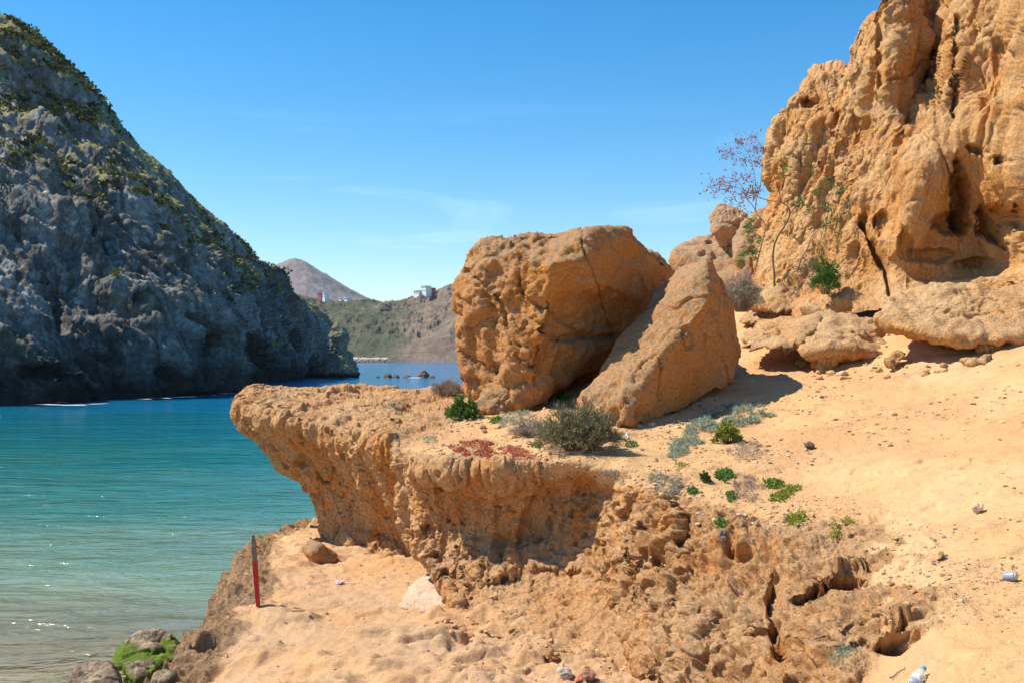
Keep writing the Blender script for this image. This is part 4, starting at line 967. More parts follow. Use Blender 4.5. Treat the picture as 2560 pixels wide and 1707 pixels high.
def mat_plant(ell, label, n, leaf, ll, lw, up=0.8, name='ground_plant', catn='plant', extra=None, dome=0.05, rot=0.0, group=None, clump=0.0):
    """a low plant hugging the ground inside a photo ellipse (cx,cy,rx,ry)"""
    cx, cy, rx, ry = ell; A = []
    for _ in range(1600):
        if len(A) >= 46: break
        a, b = rng.uniform(-1, 1, 2)
        if a * a + b * b > 1: continue
        X_, Y_ = a * rx, b * ry
        X_, Y_ = X_ * math.cos(rot) - Y_ * math.sin(rot), X_ * math.sin(rot) + Y_ * math.cos(rot)
        p = hit(cx + X_, cy + Y_, 6)
        if p is not None: A.append((p[0], p[1], p[2], 1 - (a * a + b * b)))
    A = np.array(A)
    i = rng.randint(0, len(A), n); j = rng.randint(0, len(A), n)
    jd = np.hypot(A[i, 0] - A[j, 0], A[i, 1] - A[j, 1]); lim = 0.35 * (A[:, 0].max() - A[:, 0].min()) + 0.03
    f = np.where(jd < lim, rng.rand(n) * 0.5, 0.05)[:, None]
    B4 = A[i] * (1 - f) + A[j] * f
    B = B4[:, :3] + rng.normal(size=(n, 3)) * np.array([0.02, 0.03, 0.0])
    B[:, 2] += dome * B4[:, 3] * rng.rand(n)
    base = A[:, :3].mean(0)
    t = thing(name, base, label, catn, group)
    d = rdir(n, up)
    part('foliage', leaves(B - d * ll * 0.15, d, ll * (0.6 + 0.8 * rng.rand(n)), lw * (0.6 + 0.8 * rng.rand(n))), leaf, t, True)
    if extra:
        for nm, mt_, nn, l_, w_, sub in extra:
            i = rng.randint(0, n, nn); d = rdir(nn, 0.5)
            part(nm, leaves(B[i] + rng.normal(size=(nn, 3)) * 0.03, d, l_ * (0.6 + 0.8 * rng.rand(nn)), w_), mt_, t, True)
    return t

shrub(1452, 1128, 250, 138, 'large broomy grey green shrub with dry brown tips, in front of the pointed boulder', 8000, 330, BROOM, DRY, 0.075, 0.011, up=0.5, inner=0.25)
shrub(1330, 1092, 130, 62, 'low leafless grey brown twiggy shrub left of the large broomy shrub', 1500, 240, GREY_TW, GREY_TW, 0.06, 0.007, up=0.5, inner=0.2)
shrub(1158, 1048, 92, 66, 'dense dark green bush at the left foot of the huge boulder', 2600, 90, F_LEAF, BROOM, 0.05, 0.022, up=0.3)
shrub(1125, 982, 95, 46, 'dry brownish grass bush on the skyline left of the huge boulder', 1500, 160, DRY, DRY, 0.09, 0.008, up=0.9, g=hit(1120, 990))
shrub(1858, 775, 120, 112, 'rounded grey leafless bush behind the pointed boulder', 5200, 260, GREY_TW, GREY_TW, 0.09, 0.011, up=0.3, g=P(1858, 778, 21.6), inner=0.2)
shrub(2068, 733, 76, 110, 'green leafy wall shrub at the foot of the tall cliff', 1500, 70, F_LEAF, BROOM, 0.10, 0.024, up=0.4, g=P(2068, 735, 20.6))
shrub(1820, 1108, 82, 66, 'dark green glossy bush set in the grey green mat', 2000, 60, OL_LEAF, BARKD, 0.032, 0.020, up=0.2)
shrub(1762, 1207, 38, 34, 'small dark dome shaped shrublet, left one of the pair below the mat', 700, 30, D_LEAF, BARKD, 0.022, 0.014)
mat_plant((1838,1040,100,30), 'feathery grey green mat stretching right of the boulders', 6500, GREY_LEAF, 0.065, 0.011, dome=0.12, rot=-0.12, catn='mat plant')
mat_plant((1748,1080,46,32), 'grey green mat lobe left of the dark glossy bush', 3000, GREY_LEAF, 0.06, 0.011, dome=0.09, rot=-0.5, catn='mat plant')
mat_plant((1693,1122,32,26), 'lowest left grey green mat patch on the bare sand', 1500, GREY_LEAF, 0.05, 0.010, dome=0.06, rot=-0.4, catn='mat plant')
mat_plant((1865,1128,50,26), 'dry grey litter of twigs below the dark glossy bush', 900, GREY_TW, 0.05, 0.006, up=0.4, dome=0.05, catn='dry plant')
mat_plant((1290,1045,50,20), 'pale silvery mat between the green bush and the broomy shrub', 1500, GREY_LEAF, 0.045, 0.008, dome=0.05, rot=-0.35, catn='mat plant')
mat_plant((1410,993,20,9), 'bright green tuft in front of the dark gap between the boulders', 350, G_LEAF, 0.045, 0.03, dome=0.06, catn='plant')
mat_plant((1240,1050,18,8), 'small green tuft beside the knobbly foot rock', 260, G_LEAF, 0.04, 0.025, dome=0.04)
mat_plant((1190,1122,66,22), 'red succulent carpet with grey stems on the ledge rim', 1900, RED_LEAF, 0.035, 0.016, up=0.9, dome=0.05, rot=0.06, catn='succulent', extra=[('stems', GREY_TW, 500, 0.05, 0.006, 0), ('green_shoots', G_LEAF, 130, 0.04, 0.018, 0)])
mat_plant((1290,1132,44,14), 'smaller red succulent trail right of the red carpet', 800, RED_LEAF, 0.032, 0.014, up=0.9, dome=0.03, rot=0.25, catn='succulent', extra=[('stems', GREY_TW, 260, 0.05, 0.006, 0)])
mat_plant((1105,985,14,8), 'tiny red succulent beside the skyline grass bush', 120, RED_LEAF, 0.03, 0.014, catn='succulent')
mat_plant((1810,1188,22,15), 'bright green rosette plant, right one of the pair below the mat', 420, F_LEAF, 0.045, 0.026, dome=0.05)
mat_plant((1935,1210,26,13), 'green leafy plant, upper left of the cluster of three on the slope', 420, G_LEAF, 0.035, 0.022, dome=0.04)
mat_plant((1985,1220,22,7), 'thin green trailing plant, right of the cluster of three', 240, OL_LEAF, 0.03, 0.02, dome=0.03)
mat_plant((1957,1242,32,15), 'yellow green succulent plant, lowest of the cluster of three', 520, OL_LEAF, 0.032, 0.022, dome=0.04, rot=-0.3)
mat_plant((1992,1295,26,16), 'yellow green plant alone below the cluster of three', 460, OL_LEAF, 0.03, 0.022, dome=0.04, rot=-0.5)
mat_plant((1800,1308,17,11), 'green plant above the two grey pebbles', 300, F_LEAF, 0.03, 0.02, dome=0.04)
mat_plant((1731,1228,12,9), 'little green tuft left below the dark dome shrublet', 170, F_LEAF, 0.035, 0.02, dome=0.03)
mat_plant((1828,1243,12,13), 'little green tuft among the dry brown twigs', 190, F_LEAF, 0.035, 0.02, dome=0.04)
mat_plant((1700,1163,10,6), 'tiny yellowish sprout on bare sand above the dry clump', 100, OL_LEAF, 0.025, 0.016)
mat_plant((2120,1305,20,5), 'flat olive trailing plant farthest right on the sand', 150, OL_LEAF, 0.025, 0.014, rot=0.3)
mat_plant((2085,1318,16,5), 'flat olive patch left of the farthest trailing plant', 110, OL_LEAF, 0.022, 0.014)
mat_plant((2088,1337,12,6), 'small olive tuft just below the flat olive patch', 130, OL_LEAF, 0.024, 0.016)
mat_plant((1665,1212,48,26), 'large dry clump with grey green leaves on the ledge face', 1500, GREY_TW, 0.05, 0.006, up=0.5, dome=0.07, catn='dry plant', extra=[('leaves', GREY_LEAF, 350, 0.035, 0.012, 0)])
mat_plant((1870,1225,40,34), 'brittle brown twig tangle between the two green tufts', 1100, DRY, 0.06, 0.005, up=0.6, dome=0.06, catn='dry plant')
mat_plant((1530,1185,22,12), 'dry grey tuft on the ledge rim below the broomy shrub', 420, GREY_TW, 0.04, 0.006, up=0.5, dome=0.04, catn='dry plant')
mat_plant((2115,1640,34,32), 'dry grey green clump on the broken rock near the bottom edge', 800, GREY_LEAF, 0.035, 0.005, up=0.5, dome=0.05, catn='dry plant')
mat_plant((1340,1115,14,5), 'small green leaves at the left foot of the broomy shrub', 140, F_LEAF, 0.035, 0.022)
mat_plant((1578,1112,14,7), 'small green leaves beside the scrap of white paper', 140, F_LEAF, 0.035, 0.022)
mat_plant((1010,1085,34,16), 'thin grey green film of leaves on the tongue top', 420, GREY_LEAF, 0.035, 0.007, rot=-0.5, catn='mat plant')
mat_plant((1075,1100,20,9), 'greenish low tuft left of the red carpet', 200, GREY_LEAF, 0.035, 0.012)
mat_plant((985,1010,36,12), 'grey dry growth on top of the tongue near the sea', 500, GREY_LEAF, 0.04, 0.006, rot=-0.3, catn='dry plant')
mat_plant((1540,1112,18,5), 'dry brown straw at the right foot of the broomy shrub', 200, DRY, 0.05, 0.005, catn='dry plant')

# the thin tree in front of the cliff
TY = 22.4
def br(pts, jitter=0.0, k_=14):
    A = np.array([P(a, b, TY + d) for a, b, d in pts]); return cr(A, k_)[None]
t = thing('tree', P(1935, 740, TY), 'thin crooked tree with bare pale branches and rusty dry leaves against the sky', 'tree')
part('trunk', cat(twigs(br([(1935,745,0),(1936,690,0),(1932,640,.1),(1940,600,.1),(1962,565,.1),(1975,535,.1),(1968,515,.1),(1950,506,.1)]), 0.024, 0.012, 6)), BARKD, t)
part('branch', twigs(br([(1950,506,.1),(1915,500,0),(1880,486,0),(1845,470,-.1),(1800,462,-.1),(1775,470,-.1)]), 0.011, 0.004, 5), BARK, t)
part('branch', twigs(br([(1952,507,.1),(1948,480,0),(1935,440,0),(1918,395,0),(1900,360,0),(1885,340,0)]), 0.010, 0.003, 5), BARKD, t)
part('branch', twigs(br([(1975,535,.1),(1990,515,.1),(1996,490,.1),(1994,420,.1),(1995,350,.1),(1993,302,.1)]), 0.013, 0.004, 5), BARKD, t)
part('branch', twigs(br([(1885,690,.4),(1897,640,.4),(1910,590,.3),(1914,560,.2),(1895,540,.1),(1888,525,0),(1870,500,0),(1840,482,0),(1805,475,0),(1780,470,0)]), 0.018, 0.004, 5), BARK, t)
part('branch', twigs(br([(1888,530,0),(1891,500,0),(1900,470,0),(1905,430,0),(1905,408,0)]), 0.013, 0.006, 5), BARK, t)
part('branch', twigs(br([(1890,490,0),(1888,450,0),(1880,410,0),(1872,385,0),(1848,352,0)]), 0.008, 0.003, 5), BARK, t)
part('branch', twigs(br([(1880,410,0),(1860,400,0),(1830,385,0),(1812,378,0)]), 0.006, 0.003, 5), BARK, t)
part('branch', twigs(br([(1870,500,0),(1850,460,0),(1825,445,0),(1800,450,0),(1770,462,0)]), 0.007, 0.003, 5), BARK, t)
ends = [(1775,470,40,1.6),(1810,378,26,1.0),(1832,392,26,1),(1850,352,18,1),(1880,345,22,1.3),(1886,375,20,1.4),(1862,400,26,1),(1893,405,18,1.6),(1840,450,30,1.5),(1872,445,20,1.3),(1800,455,26,1.2),(1820,465,28,1.5),(1865,485,30,1.7),(1880,480,22,1.5),(1830,505,26,1.2),(1850,515,26,.9),(1895,470,22,1.0),(1848,360,22,.6),(1908,372,12,1.0)]
B = []; S_ = []
for a, b, r, d in ends:
    m = int(34 * d); q_ = rng.normal(size=(m, 2)) * r * 0.42
    c0 = P(a, b, TY)
    for z_ in q_:
        p_ = P(a + z_[0], b + z_[1], TY + rng.normal() * 0.15); B.append(p_)
    for _ in range(5):
        z_ = rng.normal(size=2) * r * 0.6; p1 = P(a + z_[0], b + z_[1], TY + rng.normal() * .12)
        S_.append(np.stack([c0 + (p1 - c0) * w_ + rng.normal(size=3) * 0.012 for w_ in np.linspace(0, 1, 5)]))
part('twigs', twigs(np.array(S_), 0.004, 0.002), RUST, t)
B = np.array(B); n = len(B)
part('dry_leaves', leaves(B, rdir(n, -0.6), 0.07 * (0.5 + rng.rand(n)), 0.028), RUST, t, True)
def sprig(pts, mat, t_, name, ll=0.11, lw=0.03, m=26, sp=14, Yd=0.0):
    B = []; Dd = []
    for a, b in pts:
        c0 = P(a, b, TY + Yd + rng.normal() * .05)
        for _ in range(m):
            B.append(c0 + rng.normal(size=3) * sp * 22 / F * 0.35); Dd.append(unit(rng.normal(size=3)))
    B = np.array(B); n = len(B)
    return part(name, leaves(B, np.array(Dd), ll * (0.6 + 0.7 * rng.rand(n)), lw), mat, t_, True)
sprig([(1868,560),(1872,580),(1876,600),(1866,618),(1885,625),(1860,640),(1850,655),(1880,550),(1900,600),(1890,640),(1882,575),(1870,630)], F_LEAF, t, 'green_leaves', m=24, sp=15, Yd=0.4)
t2 = thing('climbing_shrub', P(2030, 690, 22.6), 'straggly shrub with pale green leaf tufts climbing the cliff face right of the tree', 'shrub')
TY2 = TY; 
def br2(pts, k_=12): return cr(np.array([P(a, b, 21.9 + d) for a, b, d in pts]), k_)[None]
part('stem', twigs(br2([(1993,680,0),(2005,645,0),(2022,615,0),(2030,590,-.1),(2050,570,-.1),(2065,530,-.1)]), 0.016, 0.005, 5), BARKD, t2)
part('stem', twigs(br2([(2065,560,-.1),(2072,520,-.1),(2060,480,-.1),(2075,440,-.1)]), 0.010, 0.004, 5), BARKD, t2)
part('stem', twigs(br2([(2050,570,-.1),(2075,555,-.1),(2095,500,-.1),(2105,475,-.1)]), 0.010, 0.004, 5), BARKD, t2)
sprig([(2015,348),(1985,385),(2030,420),(2035,435),(2070,450),(2078,465),(2055,470),(2100,478),(2108,470),(2060,510),(2072,520),(2080,545),(2060,560),(2075,562),(2085,550),(2005,500),(1997,512),(2045,480),(2025,530),(1985,590),(2095,485),(1962,435),(1968,420)], F_LEAF, t2, 'leaf_tufts', m=17, sp=11, Yd=-0.7, ll=0.10, lw=0.026)

# shrubs scattered on the headland (one ground cover)
k = NT('scrub'); a_ = k.attr('c'); M_SCR = k.done(k.ramp(a_, (0.0, (0.04, 0.045, 0.02)), (0.45, (0.10, 0.105, 0.035)), (0.75, (0.25, 0.25, 0.06)), (1.0, (0.26, 0.18, 0.10))), 0.95)
hv = HEADV.reshape(-1, 3); hn = HEADN.reshape(-1, 3); hg = HEADVEG.reshape(-1); hvv = HEADvv.reshape(-1)
wgt = np.clip(hg - 0.12, 0, 1) * (hvv > 1.8) * (hvv < 6.3) * sstep(-0.25, 0.25, fbm(hv * 0.06, 3))
wgt = wgt / wgt.sum(); idx = rng.choice(len(hv), 4200, p=wgt)
nb = len(idx); per = 16
r_ = rng.uniform(0.2, 0.5, nb) * np.where(rng.rand(nb) < 0.12, 1.5, 1.0)
dd = rdir(nb * per, 0.35); rr_ = np.repeat(r_, per)
B = np.repeat(hv[idx], per, 0) + dd * rr_[:, None] * np.array([1.0, 1.0, 0.6]) * rng.rand(nb * per)[:, None] ** 0.5
tint = np.clip(np.repeat(rng.rand(nb), per) + 0.3 * rng.rand(nb * per) - 0.15, 0, 1)
Vl, Fl, _c = leaves(B, unit(dd + rng.normal(size=dd.shape) * 0.5), rr_ * 0.9, rr_ * 0.75, 0.6)
o = obj('hillside_scrub', new_mesh('hillside_scrub', Vl, Fl, M_SCR, False, {'c': np.repeat(tint, 4)}))
tag(o, 'dark green scrub bushes dotting the grassy slopes of the headland', 'scrub', kind='stuff')

# ------------------------------------------------------------------ small things people left, stones
M_RED = simple('flaking_red_paint', (0.42, 0.035, 0.02), 0.6, 0.35, 40)
kk_ = NT('flaking_red'); c_ = kk_.mix(kk_.rng(kk_.noise(38, 4, 0.7), 0.60, 0.66), (0.46, 0.03, 0.018), (0.45, 0.30, 0.24)); M_RED = kk_.done(c_, 0.6)
M_WOOD = simple('weathered_wood', (0.20, 0.17, 0.13), 0.9, 0.4, 30)
M_WOODR = simple('stained_wood', (0.30, 0.12, 0.08), 0.9, 0.4, 30)
g = hit(642, 1515, 8); Ys = float(g[1])
def boxpath(pts, w, d, mat, name, parent):
    V, Fc = [], []
    for i, q in enumerate(pts):
        wi = w[i] if isinstance(w, (list, tuple)) else w
        for sx, sy in ((-1, -1), (1, -1), (1, 1), (-1, 1)): V.append(q + np.array([sx * wi / 2, sy * d / 2, 0]))
    for i in range(len(pts) - 1):
        for j in range(4): a = i * 4 + j; b = i * 4 + (j + 1) % 4; Fc.append((a, b, b + 4, a + 4))
    Fc.append((3, 2, 1, 0)); e = (len(pts) - 1) * 4; Fc.append((e, e + 1, e + 2, e + 3))
    V = np.array(V)
    if parent is not None: V = V - np.array(parent.location)
    return obj(name, new_mesh(name, V, Fc, mat, False), parent)
pg = thing('stake', P(645, 1516, Ys), 'leaning wooden stake at the platform edge, painted red on its lower half', 'stake')
boxpath([P(646, 1520, Ys), P(643, 1480, Ys), P(640, 1440, Ys), P(637, 1401, Ys)], [0.042, 0.052, 0.058, 0.058], 0.045, M_RED, 'painted_half', pg)
boxpath([P(637, 1401, Ys), P(635.4, 1375, Ys), P(634.2, 1355, Ys), P(633.6, 1345, Ys), P(633.2, 1335, Ys)], [0.052, 0.050, 0.048, 0.038, 0.020], 0.040, M_WOOD, 'bare_top', pg)

def small(name, pts, contact, label, catn, mat, sub=3, p=14, group=None, **kw):
    g_ = hit(*contact) 
    if g_ is None: g_ = P(contact[0], contact[1], 9.5)
    a = dict(big=0.04, pits=0.0, fine=0.02, lumps=0.06, s=0.25); a.update(kw)
    pts = [(x_, y_ - 1.5, d_ - 0.01) for x_, y_, d_ in pts]
    return tag(rock_obj(name, [rel(pts, float(g_[1]))], mat, sub=4, p=max(p, 24), **a), label, catn, group)
M_ST1 = simple('grey_stone', (0.26, 0.22, 0.18), 0.8, 0.3, 12); M_ST2 = simple('white_stone', (0.45, 0.36, 0.27), 0.7, 0.2, 12)
M_ST3 = simple('red_stone', (0.40, 0.14, 0.07), 0.8, 0.25, 12); M_ST4 = simple('brown_stone', (0.32, 0.15, 0.10), 0.7, 0.3, 10)
small('stone', [(1393,1675,0),(1400,1668,.05),(1425,1672,.05),(1428,1690,0),(1420,1702,-.02),(1405,1695,-.03),(1395,1680,.12),(1425,1680,.14)], (1410,1704), 'white topped brown stone, left of the group of stones at the bottom edge', 'stone', M_ST2, p=30)
small('stone', [(1438,1702,0),(1450,1690,.04),(1453,1684,.05),(1456,1698,0),(1440,1706,-.02),(1455,1700,.08),(1440,1700,.08)], (1447,1706), 'small brick red shard between the two larger bottom stones', 'stone', M_ST3, p=40)
small('stone', [(1456,1680,0),(1462,1672,.05),(1482,1674,.05),(1486,1688,0),(1478,1698,-.02),(1460,1694,-.03),(1465,1678,.12),(1480,1690,.12)], (1470,1700), 'rounded reddish brown stone, right of the group of stones at the bottom edge', 'stone', M_ST4, p=10)
small('stone', [(1800,1332,0),(1806,1326,.02),(1812,1330,.02),(1811,1338,0),(1803,1340,0),(1806,1332,.05)], (1806,1341), 'dark blue grey pebble below the green plant', 'pebble', simple('blue_stone', (0.12, 0.13, 0.15), 0.7), p=9)
small('stone', [(1804,1343,0),(1810,1339,.02),(1816,1344,.02),(1813,1351,0),(1806,1351,0),(1810,1344,.05)], (1810,1352), 'grey brown pebble touching the dark blue grey pebble', 'pebble', M_ST1, p=9)
small('stone', [(2338,1398,0),(2346,1378,.05),(2356,1380,.05),(2352,1396,0),(2342,1402,-.02),(2350,1390,.14)], (2348,1400), 'upright orange stone chip on the rim above the hollows', 'stone', M_LEDGE if False else simple('orange_stone', (0.55, 0.30, 0.12), 0.9, 0.2, 12), p=30)
small('stone', [(1688,1330,0),(1694,1314,.04),(1708,1316,.05),(1712,1330,0),(1702,1342,-.02),(1690,1340,0),(1702,1325,.12)], (1702,1343), 'angular orange stone block resting on the pitted ledge face', 'stone', simple('orange_stone', (0.55, 0.30, 0.12), 0.9, 0.2, 12), p=30)
small('stone', [(2425,1268,0),(2435,1258,.06),(2455,1262,.06),(2458,1272,0),(2440,1284,-.03),(2445,1266,.12)], (2440,1284), 'pinkish flat stone lying on the bare sand at the right', 'stone', simple('pink_stone', (0.64, 0.38, 0.24), 0.9, 0.2, 14), p=20)
small('stone', [(2012,1113,0),(2022,1105,.05),(2032,1110,.06),(2036,1116,0),(2022,1120,-.02),(2026,1110,.12)], (2024,1120), 'small dark brown stone on the sand right of the mat', 'stone', simple('dark_stone', (0.16, 0.09, 0.06), 0.9), p=20)
small('stone', [(555+0,0,0)] and [(2205,1577,0),(2222,1568,.03),(2240,1570,.03),(2232,1582,-.02),(2212,1584,-.02),(2222,1572,.09)], (2220,1585), 'loose orange brown stone in the shell of broken rock', 'stone', simple('orange_stone', (0.52, 0.27, 0.11), 0.9, 0.2, 12), p=16)

# lathe for can and bottle
def lathe(profile, mat, name, parent, M, seg=28, caps=True):
    prof_ = np.array(profile, float); th = np.arange(seg) * 2 * math.pi / seg
    V = np.stack([prof_[:, 1][:, None] * np.cos(th), prof_[:, 1][:, None] * np.sin(th), prof_[:, 0][:, None] * np.ones(seg)], -1)
    V = V.reshape(-1, 3); Fc = []
    for i in range(len(prof_) - 1):
        for j in range(seg): a = i * seg + j; b = i * seg + (j + 1) % seg; Fc.append((a, b, b + seg, a + seg))
    if caps: Fc.append(tuple(range(seg))[::-1]); e = (len(prof_) - 1) * seg; Fc.append(tuple(range(e, e + seg)))
    V = np.array([M @ Vector(v) for v in V])
    return obj(name, new_mesh(name, V, Fc, mat, True), parent)
g = hit(2527, 1450); gp = Vector([float(q_) for q_ in g])
can = thing('can', gp, 'blue grey drinks can lying on its side alone on the sand near the right edge', 'can')
Mx = Matrix.Translation((0, 0.0, 0.031)) @ Matrix.Rotation(math.radians(-52), 4, 'Z') @ Matrix.Rotation(math.radians(78), 4, 'Y')
M_CAN = simple('blue_grey_metal', (0.22, 0.27, 0.36), 0.4, 0.15, 20, 0.6); M_TIN = simple('dull_tin', (0.58, 0.52, 0.36), 0.45, 0.15, 20, 0.6)
lathe([(-0.045, 0.024), (-0.041, 0.031), (-0.02, 0.0335), (0.0, 0.031), (0.02, 0.0335), (0.038, 0.033), (0.045, 0.028)], M_CAN, 'body', can, Mx)
lathe([(-0.049, 0.020), (-0.0455, 0.0235)], M_TIN, 'end', can, Mx); lathe([(0.0455, 0.0275), (0.049, 0.026)], M_TIN, 'end', can, Mx)
g = hit(2300, 1700, 12); gp = Vector([float(q_) for q_ in g])
bot = thing('bottle', gp, 'clear plastic water bottle with a light blue cap lying at the bottom edge', 'bottle')
k = NT('clear_plastic'); k.b.inputs['Transmission Weight'].default_value = 0.75; k.b.inputs['IOR'].default_value = 1.2; M_PET = k.done((0.92, 0.95, 0.99), 0.15)
dirb = unit(P(2312, 1672, gp.y + 0.10) - P(2285, 1712, gp.y - 0.03))
qv = Vector([float(z_) for z_ in dirb]).to_track_quat('Z', 'Y').to_matrix().to_4x4()
Mx = Matrix.Translation((-0.02, -0.02, 0.035)) @ qv
lathe([(-0.10, 0.026), (-0.098, 0.031), (-0.06, 0.032), (-0.055, 0.030), (-0.05, 0.032), (-0.01, 0.032), (-0.005, 0.030), (0.0, 0.032), (0.03, 0.031), (0.055, 0.020), (0.068, 0.013), (0.082, 0.013)], M_PET, 'body', bot, Mx)
lathe([(0.078, 0.0155), (0.079, 0.0165), (0.098, 0.0165), (0.10, 0.015)], simple('blue_cap', (0.05, 0.38, 0.62), 0.4, 0.05), 'cap', bot, Mx)
lathe([(-0.045, 0.0328), (-0.012, 0.0328)], simple('bottle_label', (0.75, 0.80, 0.86), 0.5, 0.05), 'label', bot, Mx, caps=False)

def stick(px0, py0, px1, py1, rad, label, mat, name='stick', catn='stick', lift=0.012):
    a = hit(px0, py0, 9); b = hit(px1, py1, 9)
    a = np.array([float(q_) for q_ in a]) + np.array([0, 0, lift]); b = np.array([float(q_) for q_ in b]) + np.array([0, 0, lift])
    t_ = np.linspace(0, 1, 8)[:, None]; pth = a + (b - a) * t_ + rng.normal(size=(8, 3)) * 0.006
    V, Fq, c = twigs(pth[None], rad, rad * 0.6, 5)
    return tag(obj(name, new_mesh(name, V, Fq, mat, True, {'c': c})), label, catn)
stick(700, 1526, 783, 1531, 0.010, 'thin dark driftwood stick on the platform right of the red stake', BARKD)
stick(1098, 1556, 1132, 1542, 0.012, 'short brown stick below the pale rock hump', BARK)
stick(862, 1461, 902, 1456, 0.010, 'white plastic tube lying on the platform below the loose rock', simple('white_plastic', (0.75, 0.74, 0.70), 0.5, 0.05), 'plastic_tube', 'litter')
stick(2008, 1108, 2021, 1135, 0.006, 'thin pale straw on the sand right of the mat', DRY, 'straw', 'straw')
stick(2230, 1700, 2262, 1672, 0.006, 'straw pointing at the plastic bottle', DRY, 'straw', 'straw')
def crumple(px, py, wpx, hpx, label, mat, name='paper_scrap', catn='paper', tall=0.5):
    g_ = hit(px, py, 9); s_ = float(g_[1]) / F; D_, T_ = ico(3)
    V = D_ * np.array([wpx * s_ / 2, wpx * s_ / 2, hpx * s_ / 2 * tall]); V = V * (1 + 0.7 * fbm(D_ * 2.2 + px, 3))[:, None] + np.array([float(q_) for q_ in g_]) + np.array([0, 0, hpx * s_ * 0.2])
    return tag(obj(name, new_mesh(name, V, T_, mat, False)), label, catn)
crumple(848, 1455, 22, 18, 'crumpled pink and white wrapper at the end of the plastic tube', simple('pink_paper', (0.85, 0.45, 0.52), 0.7, 0.3, 30), 'wrapper', 'wrapper')
crumple(1569, 1096, 9, 18, 'small white paper scrap right of the broomy shrub', simple('white_paper', (0.80, 0.80, 0.78), 0.7, 0.05), tall=1.2)
crumple(1067, 1625, 9, 9, 'tiny pink litter scrap below the pale rock hump', simple('pink_paper', (0.80, 0.22, 0.38), 0.7, 0.2, 30), 'wrapper', 'wrapper')

# ------------------------------------------------------------------ far shore: houses, breakwater
M_WALL = simple('white_wall', (0.80, 0.79, 0.77), 0.8, 0.05, 1.0); M_ROOF = simple('red_roof', (0.42, 0.12, 0.09), 0.9, 0.15, 1.0)
M_REDW = simple('red_wall', (0.45, 0.12, 0.10), 0.9, 0.15, 1.0); M_WIN = simple('dark_window', (0.05, 0.06, 0.08), 0.3, 0.1, 1.0, 0.5)
def bx(name, x0, x1, z0, z1, y0, y1, mat, parent):
    V = [(x, y, z_) for z_ in (z0, z1) for x, y in ((x0, y0), (x1, y0), (x1, y1), (x0, y1))]
    return obj(name, new_mesh(name, np.array(V), [(3, 2, 1, 0), (4, 5, 6, 7), (0, 1, 5, 4), (1, 2, 6, 5), (2, 3, 7, 6), (3, 0, 4, 7)], mat, False), parent)
def house(px0, px1, pyt, pyb, Y, label, wall, storeys=1, nwin=4, roof=None, name='house'):
    m_ = np.abs(HILLP[0] - (px0 + px1) / 2) < 6; c_ = HILLV[m_]; top_ = c_[np.argmin(HILLP[1][m_])]; Y = float(top_[1]) - 6; dy_ = float(HILLP[1][m_].min()) + 1.0 - pyb; pyb += dy_; pyt += dy_
    s_ = Y / F; x0 = (px0 - 1280) * s_; x1 = (px1 - 1280) * s_; zt = CAMZ + (HOR - pyt) * s_; zb_ = CAMZ + (HOR - pyb) * s_
    t_ = thing(name, ((x0 + x1) / 2, Y, zb_), label, 'house'); t_.rotation_euler.z = math.radians(-42); w_ = (x1 - x0) / 2; hh = zt - zb_
    bx('wall', -w_, w_, -6, hh, 0, w_ * 1.1 + 3, wall, t_)
    bx('roof', -w_ - .4, w_ + .4, hh + 0.01, hh + 0.5, -.5, w_ * 1.1 + 3.4, roof or wall, t_)
    for f_ in range(storeys):
        z0 = hh * (f_ + 0.3) / storeys; z1 = hh * (f_ + 0.78) / storeys
        for i in range(nwin):
            cx_ = -w_ + 2 * w_ * (i + 0.5) / nwin; ww = 2 * w_ / nwin * 0.28
            bx('window', cx_ - ww * .6, cx_ + ww * .6, z0, z1, -0.06, 0.1, M_WIN, t_)
    return t_
house(1031, 1050, 749, 760, 1172, 'low white terrace wing at the left of the white villa on the ridge', M_WALL, 1, 3)
house(1049, 1068, 744, 759, 1174, 'white two storey villa in the middle of the ridge buildings', M_WALL, 2, 4)
house(1068, 1081, 749, 759, 1175, 'small dark red house at the right of the white villa', M_REDW, 1, 2, M_ROOF)
house(792, 805, 745, 757, 1170, 'small red house on the headland saddle left of the dome', M_REDW, 1, 2, M_ROOF)
house(804, 814, 740, 756, 1172, 'small white house beside the red house on the saddle', M_WALL, 1, 2)
house(845, 853, 752, 759, 1173, 'tiny white hut right of the saddle houses', M_WALL, 1, 2)
house(858, 870, 753, 759, 1174, 'long low white wall house on the far ridge', M_WALL, 1, 3)
Vs, Ts, Cs = [], [], []; d0, t0 = ico(2); m_ = 0
for i in range(900):
    px_s = rng.uniform(880, 975); lay = rng.rand(); Y_ = 850 + rng.rand() * 6
    r = rng.uniform(0.6, 1.3); z_ = -0.5 + 3.4 * lay * min(1, (976 - px_s) / 12)
    c_ = np.array([(px_s - 1280) / F * Y_, Y_ + 5 * lay, z_])
    Vs.append(c_ + d0 * r * (0.75 + 0.5 * rng.rand(len(d0)))[:, None]); Ts.append(t0 + m_ * len(d0)); Cs.append(np.full(len(d0), lay)); m_ += 1
k = NT('breakwater_stone'); M_BW = k.done(k.ramp(k.attr('c'), (0.0, (0.20, 0.12, 0.09)), (0.6, (0.34, 0.22, 0.16)), (0.85, (0.62, 0.54, 0.46))), 0.9)
o = obj('breakwater', new_mesh('breakwater', np.concatenate(Vs), np.concatenate(Ts), M_BW, False, {'c': np.concatenate(Cs)}))
tag(o, 'low rubble breakwater of pale stones at the far shore', 'breakwater', kind='stuff')

